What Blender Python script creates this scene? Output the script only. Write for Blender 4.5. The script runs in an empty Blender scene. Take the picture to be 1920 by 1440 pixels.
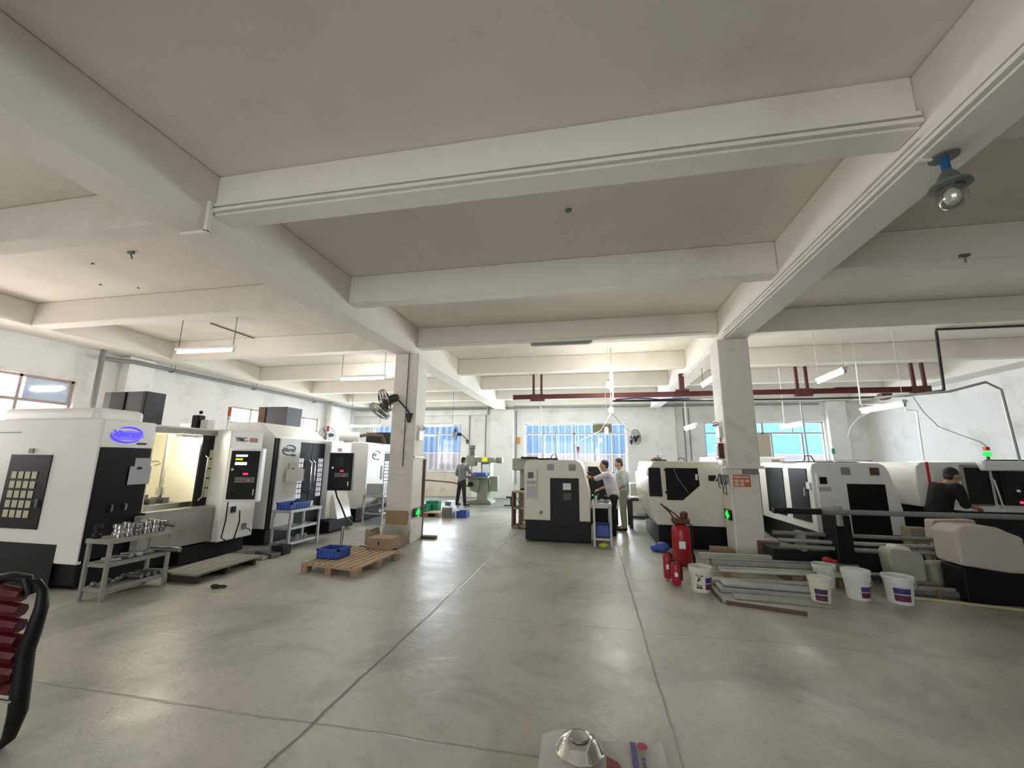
import bpy, bmesh, math, random
from mathutils import Vector, Matrix
random.seed(7)
S = bpy.context.scene
COL = S.collection
PI = math.pi

# ---------------------------------------------------------------- camera
cam_d = bpy.data.cameras.new('camera'); cam = bpy.data.objects.new('camera', cam_d); COL.objects.link(cam)
F = Vector((-0.18980343, 0.96395103, 0.18647538)); R = Vector((0.98147479, 0.19133416, 0.00992368)); U = Vector((0.02611317, -0.18490443, 0.98240951))
cam.matrix_world = Matrix(((R.x, U.x, -F.x, 0), (R.y, U.y, -F.y, 0), (R.z, U.z, -F.z, 1.58), (0, 0, 0, 1)))
cam_d.sensor_width = 36.0; cam_d.lens = 761.12 / 1920 * 36; cam_d.clip_start = 0.05; cam_d.clip_end = 200
S.camera = cam
# ---------------------------------------------------------------- exposure, world
S.view_settings.view_transform = 'Standard'; S.view_settings.look = 'None'
S.view_settings.gamma = 1.0; S.view_settings.use_curve_mapping = False
S.view_settings.exposure = 0.42
W = bpy.data.worlds.new('sky'); S.world = W; W.use_nodes = True
nt = W.node_tree; nt.nodes.clear()
wo = nt.nodes.new('ShaderNodeOutputWorld'); wb = nt.nodes.new('ShaderNodeBackground')
wb.inputs[0].default_value = (0.93, 0.96, 1.0, 1); wb.inputs[1].default_value = 3.0
nt.links.new(wb.outputs[0], wo.inputs[0])
LAMP_EMIT = 115.0
DAY = 1.0
def area_light(name, loc, rot, sx, sy, power, col):
    l = bpy.data.lights.new(name, 'AREA'); l.shape = 'RECTANGLE'; l.size = sx; l.size_y = sy; l.energy = power; l.color = col
    o = bpy.data.objects.new(name, l); COL.objects.link(o); o.location = loc; o.rotation_euler = rot; return o
# daylight falling in through the windows and through the roller door behind the camera
area_light('daylight_window_left', (-11.75, 4.7, 2.3), (0, -PI/2, 0), 1.9, 4.2, 150*DAY, (1, .88, .80))
area_light('daylight_window_left', (-11.75, 13.0, 2.3), (0, -PI/2, 0), 1.9, 4.0, 90*DAY, (1, .92, .86))
for cx, pw in ((-8.05, 220), (-.75, 600), (6.7, 260)):
    area_light('daylight_window_back', (cx, 18.25, 2.2), (-PI/2, 0, 0), 4.2, 2.0, pw*DAY, (.80, .90, 1))
area_light('daylight_door', (-2.0, -4.9, 1.9), (PI/2, 0, 0), 6.0, 3.2, 27*DAY, (1, .97, .92))

# ---------------------------------------------------------------- materials
def mat(name, col, rough=.6, metal=0.0, var=.08, scale=6.0, bump=0.0, emit=None, estr=0.0, spec=.5, dirt=None, dirt_amt=.5, dscale=1.2):
    m = bpy.data.materials.new(name); m.use_nodes = True; n = m.node_tree; b = n.nodes['Principled BSDF']
    b.inputs['Roughness'].default_value = rough; b.inputs['Metallic'].default_value = metal
    b.inputs['Specular IOR Level'].default_value = spec
    tc = n.nodes.new('ShaderNodeTexCoord'); no = n.nodes.new('ShaderNodeTexNoise')
    no.inputs['Scale'].default_value = scale; no.inputs['Detail'].default_value = 5
    n.links.new(tc.outputs['Object'], no.inputs['Vector'])
    mx = n.nodes.new('ShaderNodeMix'); mx.data_type = 'RGBA'
    lo = [max(0, c*(1-var)) for c in col]; hi = [min(1, c*(1+var)) for c in col]
    mx.inputs[6].default_value = (*lo, 1); mx.inputs[7].default_value = (*hi, 1)
    n.links.new(no.outputs['Fac'], mx.inputs[0]); out = mx.outputs[2]
    if dirt:
        n2 = n.nodes.new('ShaderNodeTexNoise'); n2.inputs['Scale'].default_value = dscale; n2.inputs['Detail'].default_value = 8; n2.inputs['Roughness'].default_value = .65
        n.links.new(tc.outputs['Object'], n2.inputs['Vector'])
        rp = n.nodes.new('ShaderNodeValToRGB'); rp.color_ramp.elements[0].position = .52; rp.color_ramp.elements[1].position = .75
        rp.color_ramp.elements[1].color = (dirt_amt, dirt_amt, dirt_amt, 1)
        n.links.new(n2.outputs['Fac'], rp.inputs[0])
        m2 = n.nodes.new('ShaderNodeMix'); m2.data_type = 'RGBA'; m2.inputs[7].default_value = (*dirt, 1)
        n.links.new(rp.outputs[0], m2.inputs[0]); n.links.new(out, m2.inputs[6]); out = m2.outputs[2]
    n.links.new(out, b.inputs['Base Color'])
    if bump:
        bp = n.nodes.new('ShaderNodeBump'); bp.inputs['Strength'].default_value = bump; bp.inputs['Distance'].default_value = .02
        n.links.new(no.outputs['Fac'], bp.inputs['Height']); n.links.new(bp.outputs[0], b.inputs['Normal'])
    if emit:
        b.inputs['Emission Color'].default_value = (*emit, 1); b.inputs['Emission Strength'].default_value = estr
    return m
def glass(name, tint=(1, 1, 1), refl=.03):
    m = bpy.data.materials.new(name); m.use_nodes = True; n = m.node_tree; n.nodes.clear()
    o = n.nodes.new('ShaderNodeOutputMaterial'); t = n.nodes.new('ShaderNodeBsdfTransparent'); g = n.nodes.new('ShaderNodeBsdfGlossy'); mx = n.nodes.new('ShaderNodeMixShader')
    no = n.nodes.new('ShaderNodeTexNoise'); no.inputs['Scale'].default_value = 4; mr = n.nodes.new('ShaderNodeMapRange')
    mr.inputs['To Min'].default_value = refl*.7; mr.inputs['To Max'].default_value = refl*1.3
    n.links.new(no.outputs['Fac'], mr.inputs['Value']); n.links.new(mr.outputs[0], mx.inputs[0])
    t.inputs[0].default_value = (*tint, 1); g.inputs['Roughness'].default_value = .05
    n.links.new(t.outputs[0], mx.inputs[1]); n.links.new(g.outputs[0], mx.inputs[2]); n.links.new(mx.outputs[0], o.inputs[0])
    return m
def lamp_mat(name, col, s):
    m = bpy.data.materials.new(name); m.use_nodes = True; n = m.node_tree; n.nodes.clear()
    o = n.nodes.new('ShaderNodeOutputMaterial'); e = n.nodes.new('ShaderNodeEmission'); e.inputs[0].default_value = (*col, 1); e.inputs[1].default_value = s
    n.links.new(e.outputs[0], o.inputs[0]); return m
M = {}
M['plaster'] = mat('plaster', (.78, .74, .665), .85, var=.05, scale=1.5, bump=.08, dirt=(.56, .52, .43), dirt_amt=.5, dscale=.7)
M['wallpaint'] = mat('wallpaint', (.80, .79, .76), .8, var=.05, scale=1.2, bump=.05, dirt=(.50, .48, .41), dirt_amt=.7, dscale=1.1)
M['column'] = mat('column', (.80, .76, .69), .8, var=.05, scale=2, bump=.06, dirt=(.42, .38, .32), dirt_amt=.5, dscale=3.0)
M['white'] = mat('white_enamel', (.84, .83, .80), .35, var=.03, scale=3)
M['cream'] = mat('cream_enamel', (.74, .71, .60), .4, var=.04, scale=3, dirt=(.45, .42, .33), dirt_amt=.3, dscale=2)
M['black'] = mat('black_enamel', (.006, .006, .007), .45, var=.2, scale=5, spec=.22)
M['dgrey'] = mat('dark_grey_panel', (.014, .015, .017), .5, var=.1, scale=5, spec=.2)
M['dbox'] = mat('slate_sheet', (.026, .028, .034), .42, var=.15, scale=3)
M['screen'] = mat('screen', (.008, .008, .009), .2, var=.1, spec=.25)
M['steel'] = mat('steel', (.48, .48, .47), .28, 1.0, var=.15, scale=12, bump=.03)
M['galv'] = mat('galvanised', (.42, .43, .42), .5, .7, var=.2, scale=9)
M['rackpaint'] = mat('grey_rack_paint', (.30, .29, .265), .5, .2, var=.15, scale=10)
M['chrome'] = mat('chrome', (.8, .8, .8), .12, 1.0, var=.05)
M['dirtysteel'] = mat('oily_steel', (.22, .22, .22), .4, .8, var=.4, scale=14)
M['wood'] = mat('pallet_wood', (.46, .33, .21), .8, var=.25, scale=9, bump=.1)
M['dwood'] = mat('dark_wood', (.24, .15, .09), .8, var=.3, scale=9, bump=.1)
M['stoolwood'] = mat('stool_wood', (.035, .022, .018), .6, var=.3, scale=9)
M['card'] = mat('cardboard', (.36, .25, .16), .85, var=.1, scale=8)
M['lcard'] = mat('light_cardboard', (.52, .43, .30), .85, var=.12, scale=8)
M['blue'] = mat('blue_plastic', (.045, .10, .42), .45, var=.12, scale=8)
M['green'] = mat('green_plastic', (.02, .30, .17), .45, var=.12, scale=8)
M['red'] = mat('red_paint', (.36, .012, .022), .35, var=.15, scale=6)
M['wine'] = mat('wine_red', (.075, .004, .010), .4, var=.2, scale=6)
M['darkred'] = mat('oxide_red', (.10, .022, .020), .6, var=.2, scale=6)
M['maroon'] = mat('maroon_plastic', (.10, .025, .02), .5, var=.15)
M['pipegrey'] = mat('grey_duct', (.22, .23, .22), .55, .1, var=.12, scale=6)
M['pipeblack'] = mat('black_pipe', (.035, .033, .036), .5, .2, var=.2)
M['pvc'] = mat('white_conduit', (.75, .75, .72), .5, var=.05)
M['wire'] = mat('wire', (.09, .085, .08), .6, var=.1)
M['fanblack'] = mat('fan_black', (.02, .022, .021), .45, var=.2)
M['fangrey'] = mat('fan_grey', (.16, .18, .17), .5, .2, var=.2)
M['mill'] = mat('mill_green', (.25, .28, .20), .5, var=.2, scale=5, dirt=(.12, .13, .10), dirt_amt=.6)
M['olive'] = mat('olive_grey', (.30, .31, .24), .55, var=.15, scale=4)
M['plasticw'] = mat('white_plastic', (.74, .75, .72), .4, var=.05, scale=6)
M['bucketcream'] = mat('dirty_white_plastic', (.72, .71, .60), .5, var=.1, scale=5)
M['label_purple'] = mat('purple_label', (.07, .035, .11), .5, var=.5, scale=30)
M['label_blue'] = mat('blue_label', (.05, .04, .20), .5, var=.5, scale=30)
M['label_red'] = mat('wine_label', (.13, .025, .06), .5, var=.5, scale=30)
M['paper'] = mat('paper', (.82, .83, .82), .8, var=.05, scale=10)
M['greypaper'] = mat('grey_paper', (.50, .53, .57), .8, var=.08, scale=10)
M['print'] = mat('print_ink', (.45, .43, .43), .8, var=.5, scale=60)
M['skin'] = mat('skin', (.42, .24, .16), .55, var=.08, scale=15)
M['hair'] = mat('hair', (.012, .010, .010), .6, var=.2, scale=40)
M['shirtgrey'] = mat('grey_cloth', (.17, .18, .185), .85, var=.1, scale=10, bump=.1)
M['shirtlilac'] = mat('pale_lilac_cloth', (.58, .57, .66), .85, var=.08, scale=10, bump=.1)
M['shirtpale'] = mat('pale_grey_cloth', (.38, .42, .41), .85, var=.08, scale=10, bump=.1)
M['shirtblack'] = mat('black_cloth', (.006, .006, .007), .95, var=.1, scale=10)
M['trousers'] = mat('dark_trousers', (.016, .016, .018), .85, var=.1, scale=10)
M['khaki'] = mat('khaki_trousers', (.33, .34, .22), .85, var=.1, scale=10)
M['orange'] = mat('orange_print', (.62, .13, .04), .6, var=.15, scale=12)
M['amber'] = mat('amber_plastic', (.65, .28, .04), .5, var=.1)
M['brightred'] = mat('bright_red_plastic', (.55, .02, .02), .45, var=.1)
M['aluframe'] = mat('window_frame', (.40, .41, .40), .45, .4, var=.1)
M['bluesheet'] = mat('blue_sheeting', (.24, .37, .56), .5, var=.06, scale=1.5)
M['pinksheet'] = mat('pale_sheeting', (.46, .42, .45), .7, var=.25, scale=3)
M['skyblueboard'] = mat('sky_blue_board', (.20, .48, .78), .6, var=.08, scale=2)
M['board'] = mat('plywood_board', (.56, .49, .38), .8, var=.1, scale=3)
M['zinc'] = mat('pale_beam_paint', (.60, .60, .52), .7, var=.2, scale=8, dirt=(.2, .2, .17), dirt_amt=.6, dscale=4)
M['slate'] = mat('sheet_grey', (.36, .37, .35), .6, .3, var=.25, scale=6)
M['greyboard'] = mat('grey_board', (.24, .23, .20), .8, var=.25, scale=7)
M['beige'] = mat('dull_beige_enamel', (.50, .45, .39), .5, var=.08, scale=3)
M['rust'] = mat('rusty_steel', (.13, .08, .055), .7, .2, var=.4, scale=9)
M['brass'] = mat('bright_strip', (.66, .58, .36), .35, .6, var=.1)
M['translucent'] = mat('milky_plastic', (.40, .41, .34), .5, var=.15, scale=3)
M['foam'] = mat('black_cloth_rag', (.02, .02, .02), .9, var=.3, scale=20)
M['logo_grey'] = mat('logo_grey', (.11, .12, .13), .5, var=.1)
M['logo_black'] = mat('logo_black', (.03, .03, .03), .5, var=.1)
M['logo_red'] = mat('logo_red', (.50, .07, .03), .5, var=.1)
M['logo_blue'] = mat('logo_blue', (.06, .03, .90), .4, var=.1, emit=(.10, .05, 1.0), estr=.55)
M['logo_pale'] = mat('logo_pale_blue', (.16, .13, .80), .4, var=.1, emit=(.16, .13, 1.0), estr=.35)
M['yellow_pipe'] = mat('yellow_bag', (.50, .50, .06), .6, var=.1)
M['glass'] = glass('window_glass')
M['tglass'] = glass('tinted_glass', (.35, .38, .42), .2)
M['clear'] = glass('lamp_glass', (.82, .84, .82), .22)
M['tube'] = lamp_mat('tube_light', (1, .985, .95), LAMP_EMIT)
M['tubedim'] = lamp_mat('dimmed_tube_light', (1, .985, .95), LAMP_EMIT*.18)  # same kind of tube, emission turned down so nearby walls stay darker
M['tubemid'] = lamp_mat('halved_tube_light', (1, .985, .95), LAMP_EMIT*.5)  # same kind of tube, emission halved to keep the rear wall from washing out
M['worklight'] = lamp_mat('work_light', (1, .94, .76), 190)
M['bulb'] = lamp_mat('bulb_light', (1, .98, .9), 150)
M['led_green'] = lamp_mat('green_led', (.04, 1, .12), .9)
M['led_red'] = lamp_mat('red_led', (1, .03, .08), 2.0)
M['led_white'] = lamp_mat('white_led', (.8, .9, 1), 1.3)
M['led_yellow'] = lamp_mat('yellow_led', (.8, .75, .05), .8)
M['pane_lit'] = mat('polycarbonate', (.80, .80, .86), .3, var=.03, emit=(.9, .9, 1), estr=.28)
M['pane_yellow'] = mat('yellow_polycarbonate', (.55, .52, .38), .3, var=.05)

def floor_material():
    m = bpy.data.materials.new('concrete_floor'); m.use_nodes = True; n = m.node_tree; b = n.nodes['Principled BSDF']; L = n.links.new
    tc = n.nodes.new('ShaderNodeTexCoord'); sep = n.nodes.new('ShaderNodeSeparateXYZ'); geo = n.nodes.new('ShaderNodeNewGeometry'); L(geo.outputs['Position'], sep.inputs[0])
    def noise(scale, det, rough=.6, dist=0):
        q = n.nodes.new('ShaderNodeTexNoise'); q.inputs['Scale'].default_value = scale; q.inputs['Detail'].default_value = det; q.inputs['Roughness'].default_value = rough; q.inputs['Distortion'].default_value = dist
        L(tc.outputs['Object'], q.inputs['Vector']); return q.outputs['Fac']
    def math_(op, a, bb, c=None):
        q = n.nodes.new('ShaderNodeMath'); q.operation = op
        for i, v in enumerate((a, bb, c)):
            if v is None: continue
            if isinstance(v, (int, float)): q.inputs[i].default_value = v
            else: L(v, q.inputs[i])
        return q.outputs[0]
    def mixc(f, a, c):
        q = n.nodes.new('ShaderNodeMix'); q.data_type = 'RGBA'
        if isinstance(f, (int, float)): q.inputs[0].default_value = f
        else: L(f, q.inputs[0])
        for i, v in ((6, a), (7, c)):
            if isinstance(v, tuple): q.inputs[i].default_value = (*v, 1)
            else: L(v, q.inputs[i])
        return q.outputs[2]
    def ramp(v, a, c, hi=1.0):
        q = n.nodes.new('ShaderNodeMapRange'); q.inputs['From Min'].default_value = a; q.inputs['From Max'].default_value = c; q.inputs['To Max'].default_value = hi; L(v, q.inputs['Value']); return q.outputs[0]
    c = mixc(noise(.8, 6), (.43, .42, .37), (.56, .545, .48))
    c = mixc(ramp(noise(.9, 9, .72, .6), .47, .68, 1.0), c, (.30, .305, .27))
    c = mixc(ramp(noise(4.5, 8, .75, .8), .55, .70, .55), c, (.30, .29, .245))
    c = mixc(ramp(noise(22, 6), .5, .8, .5), c, (.36, .34, .29))
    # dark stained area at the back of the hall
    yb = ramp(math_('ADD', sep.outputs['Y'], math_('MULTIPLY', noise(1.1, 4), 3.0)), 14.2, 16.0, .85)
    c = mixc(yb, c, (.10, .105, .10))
    # oily ground along the right hand machines
    ob = ramp(math_('ADD', sep.outputs['X'], math_('MULTIPLY', noise(1.3, 5), 1.6)), 3.4, 5.2, .55)
    c = mixc(ob, c, (.17, .165, .15))
    wob = math_('MULTIPLY', math_('SUBTRACT', noise(2.2, 3), .5), .05)
    def joint(axis, pos, w):
        d = math_('ABSOLUTE', math_('SUBTRACT', math_('ADD', sep.outputs[axis], wob), pos), None)
        return ramp(d, w, w*.35)
    lines = None
    for ax, p, w, k in (('X', -1.71, .015, 1), ('X', .43, .011, .75), ('Y', 4.40, .010, .4), ('Y', 2.53, .012, .55)):
        j = math_('MULTIPLY', joint(ax, p, w), k); lines = j if lines is None else math_('MAXIMUM', lines, j)
    brk = ramp(noise(1.7, 5), .25, .5)
    c = mixc(math_('MULTIPLY', lines, math_('MULTIPLY', brk, .75)), c, (.07, .065, .055))
    # worn yellow lane line
    dl = math_('ABSOLUTE', math_('SUBTRACT', sep.outputs['X'], -.42), None)
    yl = math_('MULTIPLY', ramp(dl, .06, .03), ramp(noise(3, 6), .42, .75, .4))
    c = mixc(yl, c, (.50, .42, .14))
    L(c, b.inputs['Base Color'])
    rg = n.nodes.new('ShaderNodeMapRange'); rg.inputs['To Min'].default_value = .16; rg.inputs['To Max'].default_value = .55; L(noise(2.4, 7, .7), rg.inputs['Value']); L(rg.outputs[0], b.inputs['Roughness'])
    b.inputs['Specular IOR Level'].default_value = .45
    bp = n.nodes.new('ShaderNodeBump'); bp.inputs['Strength'].default_value = .35; bp.inputs['Distance'].default_value = .02
    L(math_('SUBTRACT', noise(5, 7, .65, .5), lines), bp.inputs['Height']); L(bp.outputs[0], b.inputs['Normal'])
    return m
M['floor'] = floor_material()

# ---------------------------------------------------------------- mesh helpers
def wloc(o):
    v = Vector((0, 0, 0))
    while o: v += o.location; o = o.parent
    return v
class MB:
    def __init__(s): s.bm = bmesh.new()
    def _tf(s, vs, T):
        if T is not None:
            for v in vs: v.co = T @ v.co
    def box(s, x0, x1, y0, y1, z0, z1, bev=0, T=None, seg=2):
        vs = [s.bm.verts.new((x, y, z)) for z in (z0, z1) for y in (y0, y1) for x in (x0, x1)]
        fs = [s.bm.faces.new([vs[i] for i in f]) for f in ((0, 2, 3, 1), (4, 5, 7, 6), (0, 1, 5, 4), (2, 6, 7, 3), (0, 4, 6, 2), (1, 3, 7, 5))]
        if bev:
            es = list({e for f in fs for e in f.edges})
            r = bmesh.ops.bevel(s.bm, geom=es, offset=min(bev, abs(x1-x0)*.49, abs(y1-y0)*.49, abs(z1-z0)*.49), segments=seg, profile=.5, affect='EDGES')
            vs = list({v for f in r['faces'] for v in f.verts} | {v for v in vs if v.is_valid})
        s._tf(vs, T); return s
    def prism(s, pts, ax, a0, a1, bev=0, T=None, seg=2):
        def P(u, v, a): return {'x': (a, u, v), 'y': (u, a, v), 'z': (u, v, a)}[ax]
        A = [s.bm.verts.new(P(u, v, a0)) for u, v in pts]; B = [s.bm.verts.new(P(u, v, a1)) for u, v in pts]; n = len(pts)
        fs = [s.bm.faces.new(A), s.bm.faces.new(B[::-1])] + [s.bm.faces.new((A[i], B[i], B[(i+1) % n], A[(i+1) % n])) for i in range(n)]
        bmesh.ops.recalc_face_normals(s.bm, faces=fs); vs = A+B
        if bev:
            es = list({e for f in fs for e in f.edges})
            r = bmesh.ops.bevel(s.bm, geom=es, offset=bev, segments=seg, profile=.5, affect='EDGES')
            vs = list({v for f in r['faces'] for v in f.verts} | {v for v in vs if v.is_valid})
        s._tf(vs, T); return s
    def cyl(s, p0, p1, r0, r1=None, n=14, T=None):
        p0 = Vector(p0); p1 = Vector(p1); r1 = r0 if r1 is None else r1
        d = (p1-p0).normalized(); a = d.orthogonal().normalized(); b = d.cross(a)
        A = []; B = []
        for i in range(n):
            t = 2*PI*i/n; o = a*math.cos(t)+b*math.sin(t)
            A.append(s.bm.verts.new(p0+o*r0)); B.append(s.bm.verts.new(p1+o*r1))
        for i in range(n): s.bm.faces.new((A[i], A[(i+1) % n], B[(i+1) % n], B[i]))
        s.bm.faces.new(A[::-1]); s.bm.faces.new(B); s._tf(A+B, T); return s
    def tube(s, pts, r, n=8, closed=False, T=None):
        pts = [Vector(p) for p in pts]; k = len(pts); rings = []; pa = None; allv = []
        for i, p in enumerate(pts):
            if closed: d = (pts[(i+1) % k]-pts[i-1])
            else: d = pts[min(i+1, k-1)]-pts[max(i-1, 0)]
            d.normalize()
            a = d.orthogonal().normalized() if pa is None else (pa-d*pa.dot(d))
            if a.length < 1e-5: a = d.orthogonal()
            a.normalize(); pa = a; b = d.cross(a)
            rr = r[i] if isinstance(r, (list, tuple)) else r
            rings.append([s.bm.verts.new(p+(a*math.cos(2*PI*j/n)+b*math.sin(2*PI*j/n))*rr) for j in range(n)]); allv += rings[-1]
        for i in range(k if closed else k-1):
            A = rings[i]; B = rings[(i+1) % k]
            for j in range(n): s.bm.faces.new((A[j], A[(j+1) % n], B[(j+1) % n], B[j]))
        if not closed: s.bm.faces.new(rings[0][::-1]); s.bm.faces.new(rings[-1])
        s._tf(allv, T); return s
    def lathe(s, prof, c=(0, 0, 0), n=24, T=None, sx=1, sy=1):
        rings = []; allv = []
        for r, z in prof:
            rings.append([s.bm.verts.new((c[0]+r*sx*math.cos(2*PI*j/n), c[1]+r*sy*math.sin(2*PI*j/n), c[2]+z)) for j in range(n)]); allv += rings[-1]
        for A, B in zip(rings, rings[1:]):
            for j in range(n): s.bm.faces.new((A[j], A[(j+1) % n], B[(j+1) % n], B[j]))
        s.bm.faces.new(rings[0][::-1]); s.bm.faces.new(rings[-1]); s._tf(allv, T); return s
    def ball(s, c, r, sc=(1, 1, 1), n=12, T=None):
        m = Matrix.Translation(c) @ Matrix.Diagonal((r*sc[0], r*sc[1], r*sc[2], 1))
        if T is not None: m = T @ m
        bmesh.ops.create_uvsphere(s.bm, u_segments=n, v_segments=max(6, n//2+2), radius=1, matrix=m); return s
    def build(s, name, m, parent=None, smooth=False):
        me = bpy.data.meshes.new(name); bmesh.ops.recalc_face_normals(s.bm, faces=s.bm.faces[:])
        o = bpy.data.objects.new(name, me); COL.objects.link(o)
        if parent is not None:
            off = wloc(parent); o.parent = parent
        else:
            vs = s.bm.verts; off = Vector(((min(v.co.x for v in vs)+max(v.co.x for v in vs))/2, (min(v.co.y for v in vs)+max(v.co.y for v in vs))/2, min(v.co.z for v in vs)))
            o.location = off
        bmesh.ops.translate(s.bm, verts=s.bm.verts[:], vec=-off)
        if smooth:
            for f in s.bm.faces: f.smooth = True
            for e in s.bm.edges:
                if len(e.link_faces) == 2 and e.calc_face_angle(0) > .7: e.smooth = False
        s.bm.to_mesh(me); s.bm.free(); me.materials.append(m if not isinstance(m, str) else M[m]); return o
def tag(o, label=None, cat=None, group=None, kind=None):
    if label: o['label'] = label
    if cat: o['category'] = cat
    if group: o['group'] = group
    if kind: o['kind'] = kind
    return o
def thing(name, label, cat, loc, group=None):
    o = bpy.data.objects.new(name, None); o.empty_display_size = .1; COL.objects.link(o); o.location = loc
    return tag(o, label, cat, group)
def struct(o): o['kind'] = 'structure'; return o
def children(o): return [c for c in bpy.data.objects if c.parent == o]
def copy_tree(o, loc=None, rz=None, label=None, parent=None):
    c = o.copy(); COL.objects.link(c); c.parent = parent
    if loc is not None: c.location = loc
    if rz is not None: c.rotation_euler = (0, 0, rz)
    if label: c['label'] = label
    for ch in children(o): copy_tree(ch, parent=c)
    return c
def text(name, body, size, m, parent, origin, xdir, ydir, depth=.004, shear=0, bold=0, sx=1.0):
    """flat lettering: origin = lower left corner in world space"""
    cu = bpy.data.curves.new(name, 'FONT'); cu.body = body; cu.size = size; cu.extrude = depth; cu.shear = shear; cu.offset = bold
    t = bpy.data.objects.new(name+'_tmp', cu); COL.objects.link(t); bpy.context.view_layer.update()
    me = bpy.data.meshes.new_from_object(t.evaluated_get(bpy.context.evaluated_depsgraph_get())); bpy.data.objects.remove(t); bpy.data.curves.remove(cu)
    X = Vector(xdir).normalized(); Y = Vector(ydir).normalized(); Z = X.cross(Y); O = Vector(origin)-wloc(parent)
    for v in me.vertices: v.co = O+X*v.co.x*sx+Y*v.co.y+Z*v.co.z
    me.name = name; o = bpy.data.objects.new(name, me); COL.objects.link(o); o.parent = parent; me.materials.append(M[m]); return o
def rotz(c, a): return Matrix.Translation(c) @ Matrix.Rotation(a, 4, 'Z') @ Matrix.Translation(-Vector(c))
def fr(o, x, y, z): return Matrix.Translation((x, y, z)) @ o
# ================================================================= SETTING
XL, XR, YB, YF, ZC = -11.2, 10.4, 17.85, -5.0, 4.45
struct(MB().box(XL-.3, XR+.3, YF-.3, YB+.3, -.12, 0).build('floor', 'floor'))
struct(MB().box(XL-.3, XR+.3, YF-.3, YB+.3, ZC, ZC+.15).build('ceiling', 'plaster'))
def wall_y(name, y0, y1, x0, x1, holes, m='wallpaint'):
    b = MB(); x = x0
    for (a, c, z0, z1) in sorted(holes):
        b.box(x, a, y0, y1, 0, ZC); b.box(a, c, y0, y1, 0, z0) if z0 > 0 else None; b.box(a, c, y0, y1, z1, ZC); x = c
    b.box(x, x1, y0, y1, 0, ZC); return struct(b.build(name, m))
def wall_x(name, x0, x1, y0, y1, holes, m='wallpaint'):
    b = MB(); y = y0
    for (a, c, z0, z1) in sorted(holes):
        b.box(x0, x1, y, a, 0, ZC); b.box(x0, x1, a, c, 0, z0) if z0 > 0 else None; b.box(x0, x1, a, c, z1, ZC); y = c
    b.box(x0, x1, y, y1, 0, ZC); return struct(b.build(name, m))
BW = [(-10.24, -5.87, 1.12, 3.21), (-2.93, 1.44, 1.12, 3.21), (4.53, 8.87, 1.12, 3.21)]
LW = [(2.5, 6.85, 1.2, 3.22), (10.85, 15.15, 1.2, 3.22)]
wall_y('wall_back', YB, YB+.25, XL-.3, XR+.3, BW)
wall_x('wall_left', XL-.25, XL, YF, YB, LW)
wall_x('wall_right', XR, XR+.25, YF, YB, [])
wall_y('wall_front', YF-.25, YF, XL-.3, XR+.3, [(-5.0, 1.0, 0, 3.5)])
# weathered concrete strip low on the back wall
struct(MB().box(-11.19, -5.3, YB-.012, YB-.001, .0, 1.1).build('baseboard_back', mat('stained_plaster', (.62, .58, .48), .9, var=.12, scale=2.5, bump=.1, dirt=(.36, .30, .20), dirt_amt=.7, dscale=2.0)))
# main beams along the hall
for (a, c) in ((-4.14, -3.72), (2.42, 2.80)):
    struct(MB().box(a, c, YF+.002, YB-.002, 3.80, ZC-.001, .012, seg=1).build('ceiling_beam', 'plaster'))
struct(MB().box(XL+.001, -10.32, YF+.002, YB-.002, 4.0, ZC-.001, .012, seg=1).build('ceiling_beam', 'plaster'))
struct(MB().box(9.75, XR-.001, YF+.002, YB-.002, 3.95, ZC-.001, .012, seg=1).build('ceiling_beam', 'plaster'))
# cross beams
for y in (-4.2, -1.8, .55, 3.08, 5.44, 8.05, 10.85, 13.35, 15.7):
    for (a, c) in ((-10.32, -4.14), (-3.72, 2.42), (2.80, 9.75)):
        struct(MB().box(a+.001, c-.001, y, y+.25, 4.0, ZC-.001, .012, seg=1).build('ceiling_beam', 'plaster'))
struct(MB().box(-10.3, 9.74, YB-.28, YB-.002, 4.0, ZC-.001).build('ceiling_beam', 'plaster'))
# columns and pilasters
struct(MB().box(-4.06, -3.53, 7.75, 8.25, 0, 3.80, .02, seg=2).box(-4.10, -3.50, 7.72, 8.28, 0, .42, .01).build('concrete_column', 'column'))
struct(MB().box(2.28, 2.80, 7.70, 8.22, 1.52, 3.80, .02, seg=2).box(2.31, 2.77, 7.72, 8.20, 0, 1.5, .02).box(2.24, 2.84, 7.66, 8.26, 1.49, 1.54, .008).build('concrete_column', 'column'))
for x0, x1, d in ((-4.42, -3.38, .28), (2.70, 3.36, .3), (8.95, 9.6, .2)):
    struct(MB().box(x0, x1, YB-d, YB-.001, 0, 3.99, .015).build('wall_pilaster', 'wallpaint'))
for y0 in (7.6, 15.5):
    struct(MB().box(XL+.001, XL+.28, y0, y0+.6, 0, 3.99, .015).build('wall_pilaster', 'wallpaint'))
struct(MB().box(-11.19, -4.6, YB-.22, YB-.001, 3.62, 3.99).build('trim_1', 'wallpaint'))
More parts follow.
